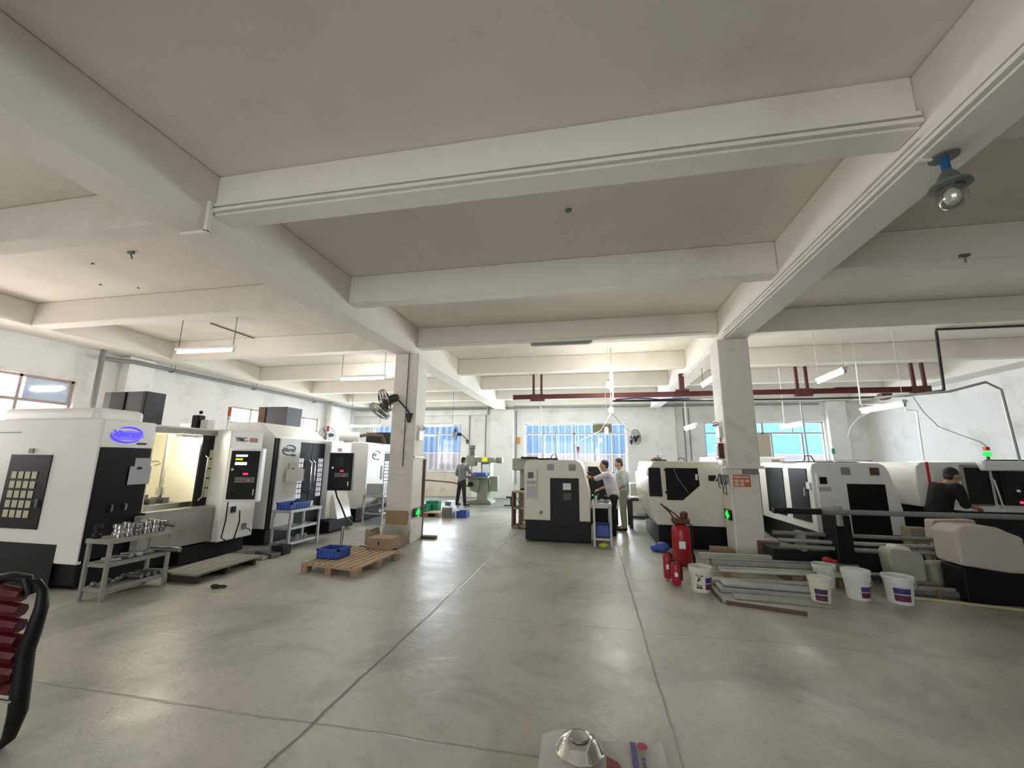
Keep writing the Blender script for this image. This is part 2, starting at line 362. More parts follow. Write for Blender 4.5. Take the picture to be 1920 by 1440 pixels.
# ---- windows
def window_back(n, x0, x1, z0, z1, extra):
    w = bpy.data.objects.new('window_%d' % n, None); COL.objects.link(w); w.location = ((x0+x1)/2, YB+.1, z0); struct(w)
    t = .05; y0, y1 = YB+.08, YB+.14; zr = 2.74
    f = MB().box(x0, x1, y0, y1, z0, z0+t).box(x0, x1, y0, y1, z1-t, z1).box(x0, x0+t, y0, y1, z0, z1).box(x1-t, x1, y0, y1, z0, z1).box(x0, x1, y0-.01, y1+.01, zr, zr+.06)
    for x in extra: f.box(x-.03, x+.03, y0, y1, z0, zr)
    f.box((x0+x1)/2-.04, (x0+x1)/2+.04, y0-.01, y1, z0, z1)
    for x in (x0+(x1-x0)*.25, x0+(x1-x0)*.75): f.box(x-.02, x+.02, y0, y1, zr, z1)
    f.build('window_frame', 'aluframe', w)
    MB().box(x0+.03, x1-.03, YB+.105, YB+.112, z0+.03, z1-.03).build('window_pane', 'glass', w)
    MB().box(x0-.05, x1+.05, YB-.04, YB+.08, z0-.05, z0).build('window_sill', 'wallpaint', w)
    return w
wA = window_back(1, *BW[0], [-9.2, -7.0]); wB = window_back(2, *BW[1], [-2.1, -1.55, .1, .85]); wC = window_back(3, *BW[2], [5.1, 7.0, 8.1])
MB().box(.05, .85, YB+.07, YB+.078, 2.82, 3.16).build('pane_cover', mat('olive_cover', (.19, .17, .08), .7, var=.2), wB)
MB().box(5.75, 6.95, YB+.04, YB+.06, 1.15, 2.74).build('plywood_board', 'board', wC)
def window_left(n, y0, y1, z0, z1):
    w = bpy.data.objects.new('window_%d' % n, None); COL.objects.link(w); w.location = (XL-.1, (y0+y1)/2, z0); struct(w)
    t = .05; a, c = XL-.14, XL-.08; zr = 2.68
    f = MB().box(a, c, y0, y1, z0, z0+t).box(a, c, y0, y1, z1-t, z1).box(a, c, y0, y0+t, z0, z1).box(a, c, y1-t, y1, z0, z1).box(a, c+.01, y0, y1, zr, zr+.06)
    k = 5
    for i in range(1, k): f.box(a, c, y0+(y1-y0)*i/k-.025, y0+(y1-y0)*i/k+.025, z0, z1)
    f.build('window_frame', mat('pink_frame', (.45, .34, .31), .6, var=.1), w)
    MB().box(XL-.115, XL-.11, y0+.03, y1-.03, z0+.03, z1-.03).build('window_pane', 'glass', w)
    MB().box(XL-.14, XL+.04, y0-.05, y1+.05, z0-.05, z0).build('window_sill', 'wallpaint', w)
    return w
wD = window_left(4, *LW[0]); wE = window_left(5, *LW[1])
MB().box(XL-.075, XL-.07, 6.05, 6.8, 2.74, 3.17).build('tinted_pane', 'tglass', wD)
# ---- outside
def corrugated(name, m, x0, x1, y, z0, z1, label):
    b = MB(); n = int((x1-x0)/.32); th = .02
    def prof(i):
        k = i % 4; return (0, 0, .16, .16)[k]
    pts = [(x0+(x1-x0)*i/(4*n)*1.0, y+prof(i)) for i in range(4*n+1)]
    for (p, q) in zip(pts, pts[1:]):
        vs = [b.bm.verts.new(v) for v in ((p[0], p[1], z0), (q[0], q[1], z0), (q[0], q[1], z1), (p[0], p[1], z1), (p[0], p[1]+th, z0), (q[0], q[1]+th, z0), (q[0], q[1]+th, z1), (p[0], p[1]+th, z1))]
        for f in ((0, 1, 2, 3), (5, 4, 7, 6), (3, 2, 6, 7), (1, 0, 4, 5)): b.bm.faces.new([vs[i] for i in f])
    return tag(b.build(name, m), label, 'fence')
corrugated('corrugated_fence', 'bluesheet', -15, 3.2, 20.4, 1.96, 5.2, 'light blue corrugated metal fence seen through the back windows')
corrugated('corrugated_fence', 'pinksheet', -15, 3.2, 20.38, 0, 1.95, 'stained pale pink corrugated sheet below the blue one outside')
tag(MB().box(3.3, 14, 20.4, 20.5, 2.0, 5.2).box(3.3, 14, 20.38, 20.5, 3.4, 3.46).build('metal_hoarding', 'skyblueboard'), 'flat bright blue hoarding outside the window with the plywood board', 'fence')
tag(MB().box(3.3, 14, 20.3, 20.42, 0, 1.98, .02).build('garden_wall', mat('pale_wall', (.42, .42, .46), .8, var=.15)), 'low grey wall under the bright blue hoarding outside', 'wall')
tag(MB().box(-16, 16, 18.3, 26, -.15, -.02).build('ground', mat('yard', (.35, .34, .32), .9, var=.1), ), kind='structure')
struct(MB().box(-11, 11, -14, -5.31, -.15, -.02).build('ground', 'wallpaint'))
g2 = MB().box(-26, -11.6, -2, 26, -.15, -.02).build('ground', mat('yard_side', (.50, .48, .45), .9, var=.1)); g2['kind'] = 'structure'
# ================================================================= CEILING LIGHTS
def strip_light(x0, y0, x1, y1, z, ztop, label, rods=True, m='tube', r=.022, rodtop=None, rm='wire'):
    cx, cy = (x0+x1)/2, (y0+y1)/2; t = thing('tube_light', label, 'ceiling light', (cx, cy, z-.03), 'hanging fluorescent strip lights')
    L = math.hypot(x1-x0, y1-y0); T = Matrix.Translation((cx, cy, z)) @ Matrix.Rotation(math.atan2(y1-y0, x1-x0), 4, 'Z'); h = L/2
    MB().prism([(-.035, .035), (.035, .035), (.05, .075), (.02, .10), (-.02, .10), (-.05, .075)], 'x', -h-.03, h+.03, T=T).build('housing', 'pvc', t)
    MB().cyl((-h, 0, 0), (h, 0, 0), r, T=T, n=12).build('tube', m, t, True)
    for s in (-1, 1):
        MB().box(s*h-.02, s*h+.02, -.02, .02, -.03, .05, T=T).build('end_cap', 'galv', t)
        if rods:
            q = T @ Vector((s*h*.98, 0, .1)); zt = (rodtop or ztop)
            MB().cyl(q, (q.x, q.y, zt), .007 if rm == 'wire' else .004, n=6).build('suspension_rod', rm, t)
    return t
strip_light(-8.31, 6.6, -6.98, 6.62, 3.70, ZC, 'lit strip light hanging above the machine with the blue oval logo', m='tubedim')
strip_light(-6.50, 9.5, -5.24, 9.5, 3.66, ZC, 'lit strip light hanging just beside the pillar with the black wall fans')
strip_light(-9.65, 15.0, -8.33, 15.0, 2.90, ZC, 'lit strip light hanging low behind the far machining centre', m='tubemid')
strip_light(-6.55, 15.0, -5.27, 15.0, 2.90, ZC, 'lit strip light across the top of the window behind the man in grey', m='tubemid')
strip_light(5.72, 8.75, 5.70, 9.92, 2.68, ZC, 'lit strip light hanging lowest before the white wall, under the black pipe bend', m='tubedim', rm='pvc')
strip_light(4.60, 8.33, 4.68, 9.4, 3.26, ZC, 'lit strip light hanging beneath the crossbeam, above the dark red rail', m='tubedim', rm='pvc')
strip_light(4.96, 10.85, 4.92, 11.9, 2.50, ZC, 'short lit strip light hanging in front of the sky blue window', rods=False)
strip_light(2.62, 11.1, 2.60, 12.2, 2.50, ZC, 'short lit strip light hanging before the back wall pilaster', rods=False)
strip_light(2.62, 8.9, 2.60, 10.1, 3.36, 3.8, 'lit strip light half hidden behind the pillar with the orange poster')
# unlit fixture under the cross beam
t = thing('tube_light', 'unlit grey strip light fixed under the crossbeam between the pillars', 'ceiling light', (-.57, 8.12, 3.93))
MB().prism([(8.07, 4.0), (8.17, 4.0), (8.16, 3.955), (8.08, 3.955)], 'x', -1.2, .05).build('housing', 'pipegrey', t)
MB().cyl((-1.15, 8.12, 3.945), (0, 8.12, 3.945), .014, n=8).build('tube', 'pvc', t)
def conduit(pts, r, m, label, cat='conduit', name='conduit', n=8, group=None):
    return tag(MB().tube(pts, r, n).build(name, m, smooth=True), label, cat, group)
conduit([(5.0, 9.2, 3.5), (5.30, 9.2, 3.67), (5.29, 9.2, 3.4), (5.27, 9.2, 2.76), (5.66, 9.25, 2.76)], .013, 'pvc', 'white conduit bracket joining the two strip lights at the white wall')
conduit([(5.0, 11.85, 4.44), (4.98, 11.85, 2.58)], .016, 'pvc', 'white drop conduit of the strip light before the sky blue window')
conduit([(2.60, 12.1, 3.8), (2.60, 12.1, 2.58)], .014, 'pvc', 'thin white drop conduit of the light before the pilaster')
# bulbs
def bulb(x, y, z, ztop, label, r=.045, long=1.0):
    t = thing('hanging_bulb', label, 'light bulb', (x, y, z-.09))
    MB().cyl((x, y, z+.06), (x, y, z+.12), .022).build('socket', 'fangrey', t)
    MB().lathe([(.004, -.09*long), (r*.8, -.07*long), (r, -.02), (r*.85, .03), (.02, .065)], (x, y, z), 14).build('bulb', 'bulb', t, True)
    MB().cyl((x, y, z+.12), (x, y, ztop), .005, n=6).build('cord', 'pvc', t)
bulb(.44, 10.2, 3.49, 4.44, 'glowing bulb hanging above the dark red rail', .055, 1.3)
bulb(.50, 10.6, 2.90, 4.0, 'glowing bulb with yellow cords just below the dark red rail', .06)
bulb(.33, 9.6, 2.30, 3.3, 'small bright bulb hanging in front of the middle window', .04)
conduit([(-1.56, 12.4, ZC), (-1.5, 12.4, 1.7)], .02, 'pvc', 'thin white drop conduit in front of the middle window, over the first lathe')
conduit([(.53, 10.35, ZC), (.55, 10.35, 3.0)], .02, 'pvc', 'white drop conduit beside the hanging bulbs')
conduit([(.5, 10.6, 2.82), (.22, 10.4, 2.35), (.0, 9.9, 2.2), (-.5, 9.3, 1.95)], .007, 'bucketcream', 'pale cord running from the bulb down to the beacon on the first lathe', 'cord', 'power_cord', 6)
conduit([(.5, 10.6, 2.82), (.8, 11.2, 2.55), (1.35, 14, 2.5), (1.62, 17.4, 2.55)], .007, 'wire', 'thin dark cord running from the bulb to the wall fan by the window', 'cord', 'power_cord', 6)
# bulkhead jar lamp on the near ceiling
t = thing('jar_lamp', 'unlit glass jar lamp hanging on a blue socket under the long beam', 'ceiling light', (2.58, 3.16, 3.38))
jx, jy, zj = 2.58, 3.16, 3.80
MB().lathe([(.085, 0), (.085, .008), (.04, .010)], (jx, jy, zj-.011), 20).build('ceiling_plate', 'fangrey', t, True)
MB().cyl((jx, jy, zj-.008), (jx, jy, zj-.13), .026).build('blue_socket', mat('blue_socket', (.01, .08, .22), .5), t)
MB().lathe([(.03, .13), (.05, .10), (.07, .05), (.112, .022), (.118, 0), (.10, -.004)], (jx, jy, zj-.25), 24).build('metal_cap', 'fangrey', t, True)
MB().lathe([(.078, 0), (.086, -.06), (.080, -.11), (.055, -.15), (.01, -.165)], (jx, jy, zj-.255), 24).build('glass_jar', 'clear', t, True)
MB().lathe([(.015, 0), (.04, -.03), (.046, -.08), (.03, -.11), (.005, -.12)], (jx, jy, zj-.265), 16).build('bulb', 'bucketcream', t, True)
conduit([(2.40, 3.15, 3.785), (2.50, 3.16, 3.785)], .012, 'pvc', 'short white conduit feeding the glass jar lamp')
# conduits / cables on beams
tag(MB().box(-3.71, 2.41, 3.035, 3.079, 4.015, 4.05, .004).box(-3.71, 2.41, 3.04, 3.079, 4.075, 4.11, .004).build('cable_trunking', 'plaster'), 'painted double cable trunking along the face of the near crossbeam', 'cable trunking')
tag(MB().box(-3.725, -3.68, 3.0, 3.04, 3.78, 4.11, .004).box(-4.0, -3.68, 3.0, 3.04, 3.765, 3.799, .004).build('cable_trunking', 'plaster'), 'painted trunking stepping down around the long beam above the machines', 'cable trunking')
tag(MB().box(2.375, 2.419, -4.9, 7.69, 3.81, 3.845, .004).box(2.385, 2.419, -4.9, 7.69, 3.87, 3.90, .004).box(2.39, 2.419, 3.1, 7.69, 3.93, 3.945).build('cable_trunking', 'plaster'), 'painted cable trunking along the bottom edge of the long beam towards the poster pillar', 'cable trunking')
tag(MB().box(.2, 2.27, 8.005, 8.049, 4.01, 4.03, .003).box(-3.5, 2.27, 8.02, 8.049, 4.06, 4.075, .003).build('cable_trunking', 'plaster'), 'thin trunking on the crossbeam joining both pillars', 'cable trunking')
tag(MB().box(2.385, 2.419, 8.3, 17.5, 3.82, 3.85, .003).build('cable_trunking', 'pvc'), 'white trunking on the long beam running behind the poster pillar', 'cable trunking')
conduit([(-8.0, 6.95, 4.43), (-7.95, 8.2-.16, 4.43)], .014, 'wire', 'thin dark pipe on the ceiling running away behind the strip light over the first machine')
conduit([(-5.05, 6.35, 4.43), (-5.0, 7.9, 4.43)], .014, 'wire', 'thin dark pipe on the ceiling between that strip light and the fan pillar')
for i, (x, y) in enumerate(((-7.33, 4.36), (-8.1, 4.98), (-7.6, 5.2), (-6.7, 3.9))):
    tag(MB().lathe([(.018, 0), (.016, -.012), (.004, -.016)], (x, y, ZC-.001), 10).build('ceiling_anchor', 'wire'), 'small dark ceiling anchor stub near the side window, %s' % ('just behind the hook bracket', 'farther out towards the wall', 'closest to the second crossbeam', 'in front of the hook bracket')[i], 'anchor')
# small ceiling hooks
for i, (x, y, lab) in enumerate(((-6.36, 4.18, 'small steel hook bracket in the ceiling bay above the machines'), (4.42, 5.415, 'small dark hook bracket on the crossbeam beyond the glass jar lamp'))):
    z = (ZC, 4.06)[i]
    t = thing('ceiling_hook', lab, 'hook', (x, y, z-.1))
    MB().box(x-.05, x+.05, y-.02, y+.02, z-.03, z-.001, .004).build('hook_plate', 'fangrey', t)
    MB().cyl((x, y, z-.03), (x+.01, y+.02, z-.10), .010).build('hook_rod', 'fangrey', t)
tag(MB().lathe([(.04, 0), (.035, -.02), (.005, -.03)], (-.20, 4.29, ZC-.001), 14).build('ceiling_stub', 'fangrey'), 'dark round stub in the middle ceiling bay', 'hook')
# ---- grey duct and pipe round the walls
conduit([(-10.95, 7.05, 3.99), (-10.95, 7.05, 1.2)], .055, 'pipegrey', 'thick vertical grey duct against the wall of the bright side window', 'duct', 'cable_duct', 10)
p = [(-10.95, 7.05, 3.80), (-10.95, 7.35, 3.82), (-10.9, 7.7, 3.86), (-10.88, 15.3, 3.88), (-10.9, 17.3, 3.88), (-10.6, 17.5, 3.88), (-4.6, 17.5, 3.88)]
conduit(p, .05, 'pipegrey', 'long grey pipe running high along the side wall above the machining centres', 'pipe', 'wall_pipe', 10)
conduit([(-4.55, 17.5, 3.9), (-.8, 17.5, 3.87), (3.9, 17.45, 3.88), (8.6, 17.5, 3.86)], .045, 'pipegrey', 'long thin grey pipe across the back wall under the beam', 'pipe', 'wall_pipe', 10)
for y in (8.6, 11.3, 14.3):
    t = thing('pipe_hanger', 'twin rod hanger carrying the grey pipe, %s' % {8.6: 'over the first machine cabinet', 11.3: 'above the slate box of the second machine', 14.3: 'by the small far window'}[y], 'pipe hanger', (-10.88, y, 3.8))
    MB().box(-10.97, -10.79, y-.03, y+.03, 3.80, 3.83).build('bracket', 'fangrey', t)
    for s in (-1, 1): MB().cyl((-10.88+.075*s, y, 3.82), (-10.88+.075*s, y, 3.999), .006, n=6).build('rod', 'wire', t)
for x in (-5.46, -4.70, -3.30, 3.75, 3.95):
    conduit([(x, YB-(.02 if x not in (-3.30,) else .02), 3.8), (x, YB-.02, .6)], .022, 'pipegrey', {-5.46: 'grey vertical conduit beside the window behind the man in grey', -4.70: 'grey vertical conduit at the edge of the first pilaster', -3.30: 'grey vertical conduit beside the orange wall box', 3.75: 'thin grey conduit on the wall past the second pilaster', 3.95: 'thin grey conduit next to the glass of the third window'}[x])
# ---- dark red crane rail
t = thing('crane_rail', 'long dark red steel rail hung below the far crossbeams', 'steel rail', (2.8, 11.2, 3.28))
def ibeam(b, x0, x1, y, z, w=.09, h=.13):
    b.box(x0, x1, y-w/2, y+w/2, z, z+.012).box(x0, x1, y-w/2, y+w/2, z+h-.012, z+h).box(x0, x1, y-.006, y+.006, z, z+h)
b = MB(); ibeam(b, -2.17, 7.85, 11.2, 3.29); b.build('rail', 'darkred', t)
for x in (-1.47, 5.2, 7.70):
    for s in (-1, 1): MB().box(x+s*.11-.03-.0, x+s*.11+.03, 11.17, 11.23, 3.41, 3.999).build('hanger', 'darkred', t)
    MB().box(x-.2, x+.2, 11.14, 11.26, 3.23, 3.43, .01).build('clamp', 'darkred', t)
MB().box(5.9, 6.4, 11.13, 11.27, 3.40, 3.44).build('splice_plate', 'darkred', t)
tag(MB().prism([(6.95-.13, 3.27), (6.95+.13, 3.27), (6.95+.07, 3.12), (6.95-.07, 3.12)], 'y', 11.1, 11.3, .03).build('rail_trolley', 'darkred'), 'dark red trolley block hanging on the crane rail', 'trolley')
tag(MB().box(2.3, 2.42, 11.15, 11.25, 3.42, 3.9).box(2.2, 2.52, 11.1, 11.3, 3.42, 3.47).build('rail_bracket', 'darkred'), 'dark red bracket fixing the crane rail to the long beam', 'bracket')
# ---- black pipe
conduit([(.48, 9.3, 2.93), (1.5, 9.3, 2.92), (3.5, 9.3, 2.90), (5.5, 9.3, 2.91), (5.99, 9.0, 2.89), (6.06, 8.3, 2.87)], .022, 'pipeblack', 'black pipe running across the back of the hall below the red rail', 'pipe', 'black_pipe')
tag(MB().tube([(.55, 9.27, 2.955), (1.0, 9.27, 2.985), (1.5, 9.27, 2.94), (2.1, 9.28, 2.955)], .014, 6).build('blue_cable', mat('blue_cable', (.06, .06, .25), .6)), 'slack blue cable lashed to the black pipe', 'cable')
conduit([(9.7, 8.3, 3.975), (6.11, 8.3, 3.975), (6.11, 8.3, 3.93), (6.06, 8.3, 2.88)], .022, 'pipeblack', 'black pipe dropping from the crossbeam before the white side wall', 'pipe', 'black_pipe')
conduit([(5.5, 9.15, 2.88), (6.06, 8.2, 2.83), (6.46, 8.02, 2.95), (6.63, 8.0, 2.82), (6.67, 8.0, 1.66)], .022, 'galv', 'pale grey pipe bending down to the last machine at the side wall', 'pipe', 'feed_pipe')
conduit([(4.15, 9.2, 2.85), (4.2, 9.2, 2.85), (4.22, 9.2, 1.62)], .017, 'galv', 'thin pale conduit dropping onto the twin-door lathe')
conduit([(2.9, 9.2, 2.86), (4.15, 9.2, 2.85)], .012, 'pvc', 'thin white conduit level behind the poster pillar')
conduit([(5.95, 9.1, 2.63), (6.13, 9.1, 2.61), (6.11, 9.1, 1.64)], .019, 'pvc', 'white conduit dropping onto the red striped machine')
conduit([(5.70, 9.3, 2.72), (5.45, 9.3, 2.60), (5.25, 9.3, 2.50), (5.08, 9.3, 2.3), (5.02, 9.3, 2.1)], .010, 'pvc', 'short curled white cable end below the lowest strip light', 'cable', 'cable_end')
pts = [Vector((6.35, 9.0, 2.95)), Vector((6.55, 8.4, 2.5)), Vector((6.9, 8.2, 2.15)), Vector((6.95, 8.1, 1.85))]
conduit([(6.05, 9.0, 2.86), (6.15, 8.95, 2.55), (6.23, 8.8, 2.28), (6.33, 8.5, 2.10), (6.43, 8.3, 1.98), (6.43, 8.2, 1.90)], .007, 'wire', 'slack dark cord running down to the glowing green beacon', 'cord', 'power_cord', 6)
# ================================================================= WALL AND PILLAR FITTINGS
def wall_fan(name_label, hub, nrm, R_, base, m='fanblack', motor='fanblack'):
    """hub: centre of cage; nrm: facing direction; base: bracket position"""
    t = thing('wall_fan', name_label, 'fan', base); hub = Vector(hub); nrm = Vector(nrm).normalized(); base = Vector(base)
    q = nrm.to_track_quat('Z', 'Y').to_matrix().to_4x4(); T = Matrix.Translation(hub) @ q
    b = MB()
    for zz, rr in ((-.05, R_*.98), (0, R_), (.05, R_*.94), (.085, R_*.62), (.10, R_*.22), (-.085, R_*.6)):
        b.tube([(rr*math.cos(2*PI*i/28), rr*math.sin(2*PI*i/28), zz) for i in range(28)], .0045 if zz else .008, 5, True, T)
    for i in range(20):
        a = 2*PI*i/20; c, s = math.cos(a), math.sin(a)
        b.tube([(.04*c, .04*s, .10), (R_*.62*c, R_*.62*s, .085), (R_*.94*c, R_*.94*s, .05), (R_*c, R_*s, 0), (R_*.98*c, R_*.98*s, -.05), (R_*.6*c, R_*.6*s, -.085), (.07*c, .07*s, -.09)], .003, 4, False, T)
    b.build('wire_cage', m, t)
    b = MB()
    for i in range(3):
        a = 2*PI*i/3
        TT = T @ Matrix.Rotation(a, 4, 'Z') @ Matrix.Translation((R_*.45, 0, 0)) @ Matrix.Rotation(.5, 4, 'X')
        b.ball((0, 0, 0), 1, (R_*.42, R_*.26, .006), 12, TT)
    b.ball((0, 0, 0), .035, (1, 1, 1), 10, T); b.build('fan_blade', m, t, True)
    MB().lathe([(.03, .0), (.075, -.02), (.085, -.10), (.07, -.19), (.03, -.21)], (0, 0, -.08), 16, T).build('motor', motor, t, True)
    mo = T @ Vector((0, 0, -.2)); mid = (mo+base)/2+Vector((0, 0, .08))
    MB().tube([mo, mo*.6+mid*.4+Vector((0, 0, .02)), mid, base+Vector((0, 0, .09)), base], .018, 8).build('bent_arm', m, t, True)
    MB().prism([(base.x-.075, base.z+.08), (base.x+.075, base.z+.08), (base.x+.02, base.z-.11), (base.x-.02, base.z-.11)], 'y', base.y-.02, base.y+.03).build('bracket', m, t)
    return t
wall_fan('black caged fan on a bent arm on the front of the pillar', (-4.06, 7.42, 2.74), (-.85, -.25, -.28), .235, (-3.66, 7.72, 2.44))
wall_fan('grey fan with flat cage tipped downwards beside the pillar', (-4.42, 7.9, 2.60), (-.62, -.1, -.76), .235, (-4.075, 8.0, 2.62), 'fangrey', 'fangrey')
wall_fan('black fan on the back wall over the man in grey', (-5.95, 17.3, 2.74), (-.75, -.5, .1), .30, (-5.55, 17.83, 2.42))
wall_fan('black fan on the back wall at the edge of the middle window', (1.78, 17.35, 2.6), (.75, -.55, .1), .30, (1.62, 17.83, 2.42))
wall_fan('dusty fan standing up behind the machine with the V85 panel', (-10.6, 14.9, 2.55), (.8, -.5, .1), .34, (-11.17, 15.4, 2.2), 'fangrey', 'fangrey')
# pillar with fans
tag(MB().tube([(-3.74, 7.735, 3.8), (-3.745, 7.735, 1.45)], .010, 6).build('conduit', 'wire'), 'thin conduit down the front of the pillar with fans', 'conduit')
tag(MB().box(-3.92, -3.62, 7.715, 7.748, 1.30, 1.40, .006).build('cable_box', 'column'), 'painted flat cable box low on the pillar with fans', 'electrical box')
def exit_light(x, y, z, nx, label):
    t = thing('floor_exit_sign', label, 'exit sign', (x, y, z))
    MB().box(x-.005, x+.028, y-.16, y+.16, z, z+.17, .004).build('housing', 'black', t) if nx > 0 else MB().box(x-.028, x+.005, y-.16, y+.16, z, z+.17, .004).build('housing', 'black', t)
    xs = x+.030*nx; b = MB()
    for dy, dz, r in ((0, .045, .034), (0, -.045, .034), (.05, 0, .036), (-.05, 0, .034), (-.085, -.02, .02), (0, 0, .03)):
        b.cyl((xs-.002*nx, y+dy, z+.085+dz), (xs+.004*nx, y+dy, z+.085+dz), r, n=14)
    b.build('lit_symbol', 'led_green', t)
exit_light(-3.495, 7.98, .47, 1, 'glowing green exit marker low on the pillar with the fans')
exit_light(2.305, 7.95, .62, -1, 'glowing green exit marker low on the pillar with the poster')
def twin_lamp(x, y, z, nx, label):
    t = thing('emergency_light', label, 'emergency light', (x, y, z))
    MB().box(min(x, x+.05*nx), max(x, x+.05*nx), y-.10, y+.10, z, z+.2, .01).build('battery_box', 'plasticw', t)
    for s in (-1, 1):
        MB().lathe([(.02, 0), (.045, .03), (.05, .06), (.02, .062)], (0, 0, 0), 14, Matrix.Translation((x+.03*nx, y+.06*s, z+.26)) @ Matrix.Rotation(-PI/2, 4, 'X') @ Matrix.Rotation(nx*.9, 4, 'Y')).build('lamp_head', 'chrome', t, True)
twin_lamp(-3.53, 7.98, 1.98, 1, 'white twin head emergency light high on the fan pillar')
twin_lamp(2.28, 7.95, 2.02, -1, 'white twin head emergency light above the red alarm box')
tag(MB().box(-3.53, -3.50, 7.76, 8.24, 1.62, 1.66, .004).build('wall_strip', 'pvc'), 'white ledge strip on the side of the fan pillar', 'strip')
tag(MB().box(-3.56, -3.50, 8.3, 8.36, 0, 1.6, .01).box(-3.55, -3.2, 8.25, 8.42, 0, .05, .01).build('steel_stand', 'rust'), 'thin dark steel post with a foot leaning behind the fan pillar', 'post')
t = thing('alarm_box', 'dark red fire alarm box on the side of the poster pillar', 'alarm', (2.24, 7.95, 1.66))
MB().box(2.19, 2.28, 7.83, 8.07, 1.66, 1.93, .012).build('box', 'maroon', t); MB().box(2.185, 2.192, 7.87, 8.03, 1.70, 1.88).build('door', 'dgrey', t)
tag(MB().box(2.255, 2.28, 7.93, 7.97, 1.95, 2.12).build('orange_sticker', 'orange'), 'narrow orange sticker above the red alarm box', 'sticker')
t = thing('socket_box', 'white double socket box under the red alarm box', 'socket', (2.26, 7.9, 1.40))
MB().box(2.22, 2.28, 7.78, 8.02, 1.53, 1.63, .008).build('socket', 'plasticw', t); MB().box(2.22, 2.31, 7.80, 7.95, 1.38, 1.50, .008).build('socket', 'plasticw', t)
t = thing('plug_cluster', 'hanging black plugs and looped cables beside the poster pillar', 'cables', (2.1, 7.9, 1.1))
MB().box(2.0, 2.12, 7.8, 7.9, 1.27, 1.37, .01).build('adapter', 'dgrey', t); MB().box(2.17, 2.28, 7.76, 7.86, 1.22, 1.38, .01).build('adapter', 'pipegrey', t)
for k, (dx, dz) in enumerate(((0, -.12), (.06, -.22), (-.05, -.18))):
    MB().tube([(2.15+dx*.3, 7.78, 1.40), (2.12+dx, 7.76, 1.28), (2.13+dx, 7.74, 1.30+dz), (2.19+dx*.8, 7.74, 1.26+dz), (2.24, 7.76, 1.3)], .007, 6).build('cable', 'black' if k != 2 else 'pvc', t)
conduit([(2.29, 7.69, 1.5), (2.33, 7.70, .9), (2.33, 7.70, .5)], .012, 'pvc', 'white conduit down the corner of the poster pillar')
t = thing('safety_poster', 'orange safety poster with six pictures on the pillar', 'poster', (2.50, 7.71, 1.20))
MB().box(2.35, 2.62, 7.708, 7.716, 1.19, 1.385).build('poster_sheet', 'orange', t)
b = MB()
for r in range(2):
    for c in range(3):
        if r == 1 and c == 2: continue
        b.box(2.368+c*.083, 2.368+c*.083+.066, 7.704, 7.7085, 1.262-r*.058, 1.262-r*.058+.048)
b.build('picture', mat('poster_picture', (.72, .55, .42), .7, var=.4, scale=60), t)
b = MB()
for i in range(8): b.box(2.365+i*.031, 2.388+i*.031, 7.704, 7.7085, 1.335, 1.365)
b.build('heading', mat('poster_heading', (.8, .68, .6), .7, var=.2), t)
tag(MB().box(2.50, 2.74, 7.655, 7.716, 1.40, 1.485, .004).build('junction_box', 'pipegrey'), 'dark grey junction box above the orange poster', 'electrical box')
tag(MB().box(2.36, 2.49, 7.665, 7.716, 1.41, 1.48, .004).box(2.40, 2.42, 7.66, 7.667, 1.43, 1.44).build('switch_box', 'column'), 'painted switch box above the poster, beside the dark one', 'electrical box')
tag(MB().box(2.62, 2.92, 7.48, 7.70, .04, .34, .008).build('maroon_box', 'maroon'), 'maroon box standing against the foot of the poster pillar', 'box')
tag(MB().box(-3.28, -3.12, YB-.02, YB-.001, 2.32, 2.62, .004).build('wall_box', 'amber'), 'small orange box on the back wall beside the middle window', 'electrical box')

# ================================================================= MACHINING CENTRES
def logo(parent, x, y0, z0, w, ms, mr, txt, sub):
    """oval swoosh logo on a +X facing panel; runs along +Y"""
    b = MB(); cy, cz = y0+w/2, z0+w*.17
    def arc(a0, a1, ry, rz, dy=0, dz=0):
        n = 22; pts = []
        for i in range(n+1):
            a = a0+(a1-a0)*i/n; pts.append((x+.004, cy+dy+ry*math.cos(a), cz+dz+rz*math.sin(a)))
        rr = [.004+.010*math.sin(PI*i/n)*w/.45 for i in range(n+1)]; b.tube(pts, rr, 6)
    arc(math.radians(130), math.radians(5), w*.46, w*.24, .03*w, .04*w); arc(math.radians(160), math.radians(325), w*.50, w*.24, 0, 0)
    b.build('logo_swoosh', ms, parent)
    text('logo_lettering', txt, w*.30, mr, parent, (x+.002, y0+.02*w, z0+w*.12), (0, 1, 0), (0, 0, 1), shear=.2, bold=.004)
    if sub: text('logo_small_lettering', sub, w*.13, 'logo_black', parent, (x+.002, y0+w*.68, z0-w*.12), (0, 1, 0), (0, 0, 1), shear=.25, bold=.003)
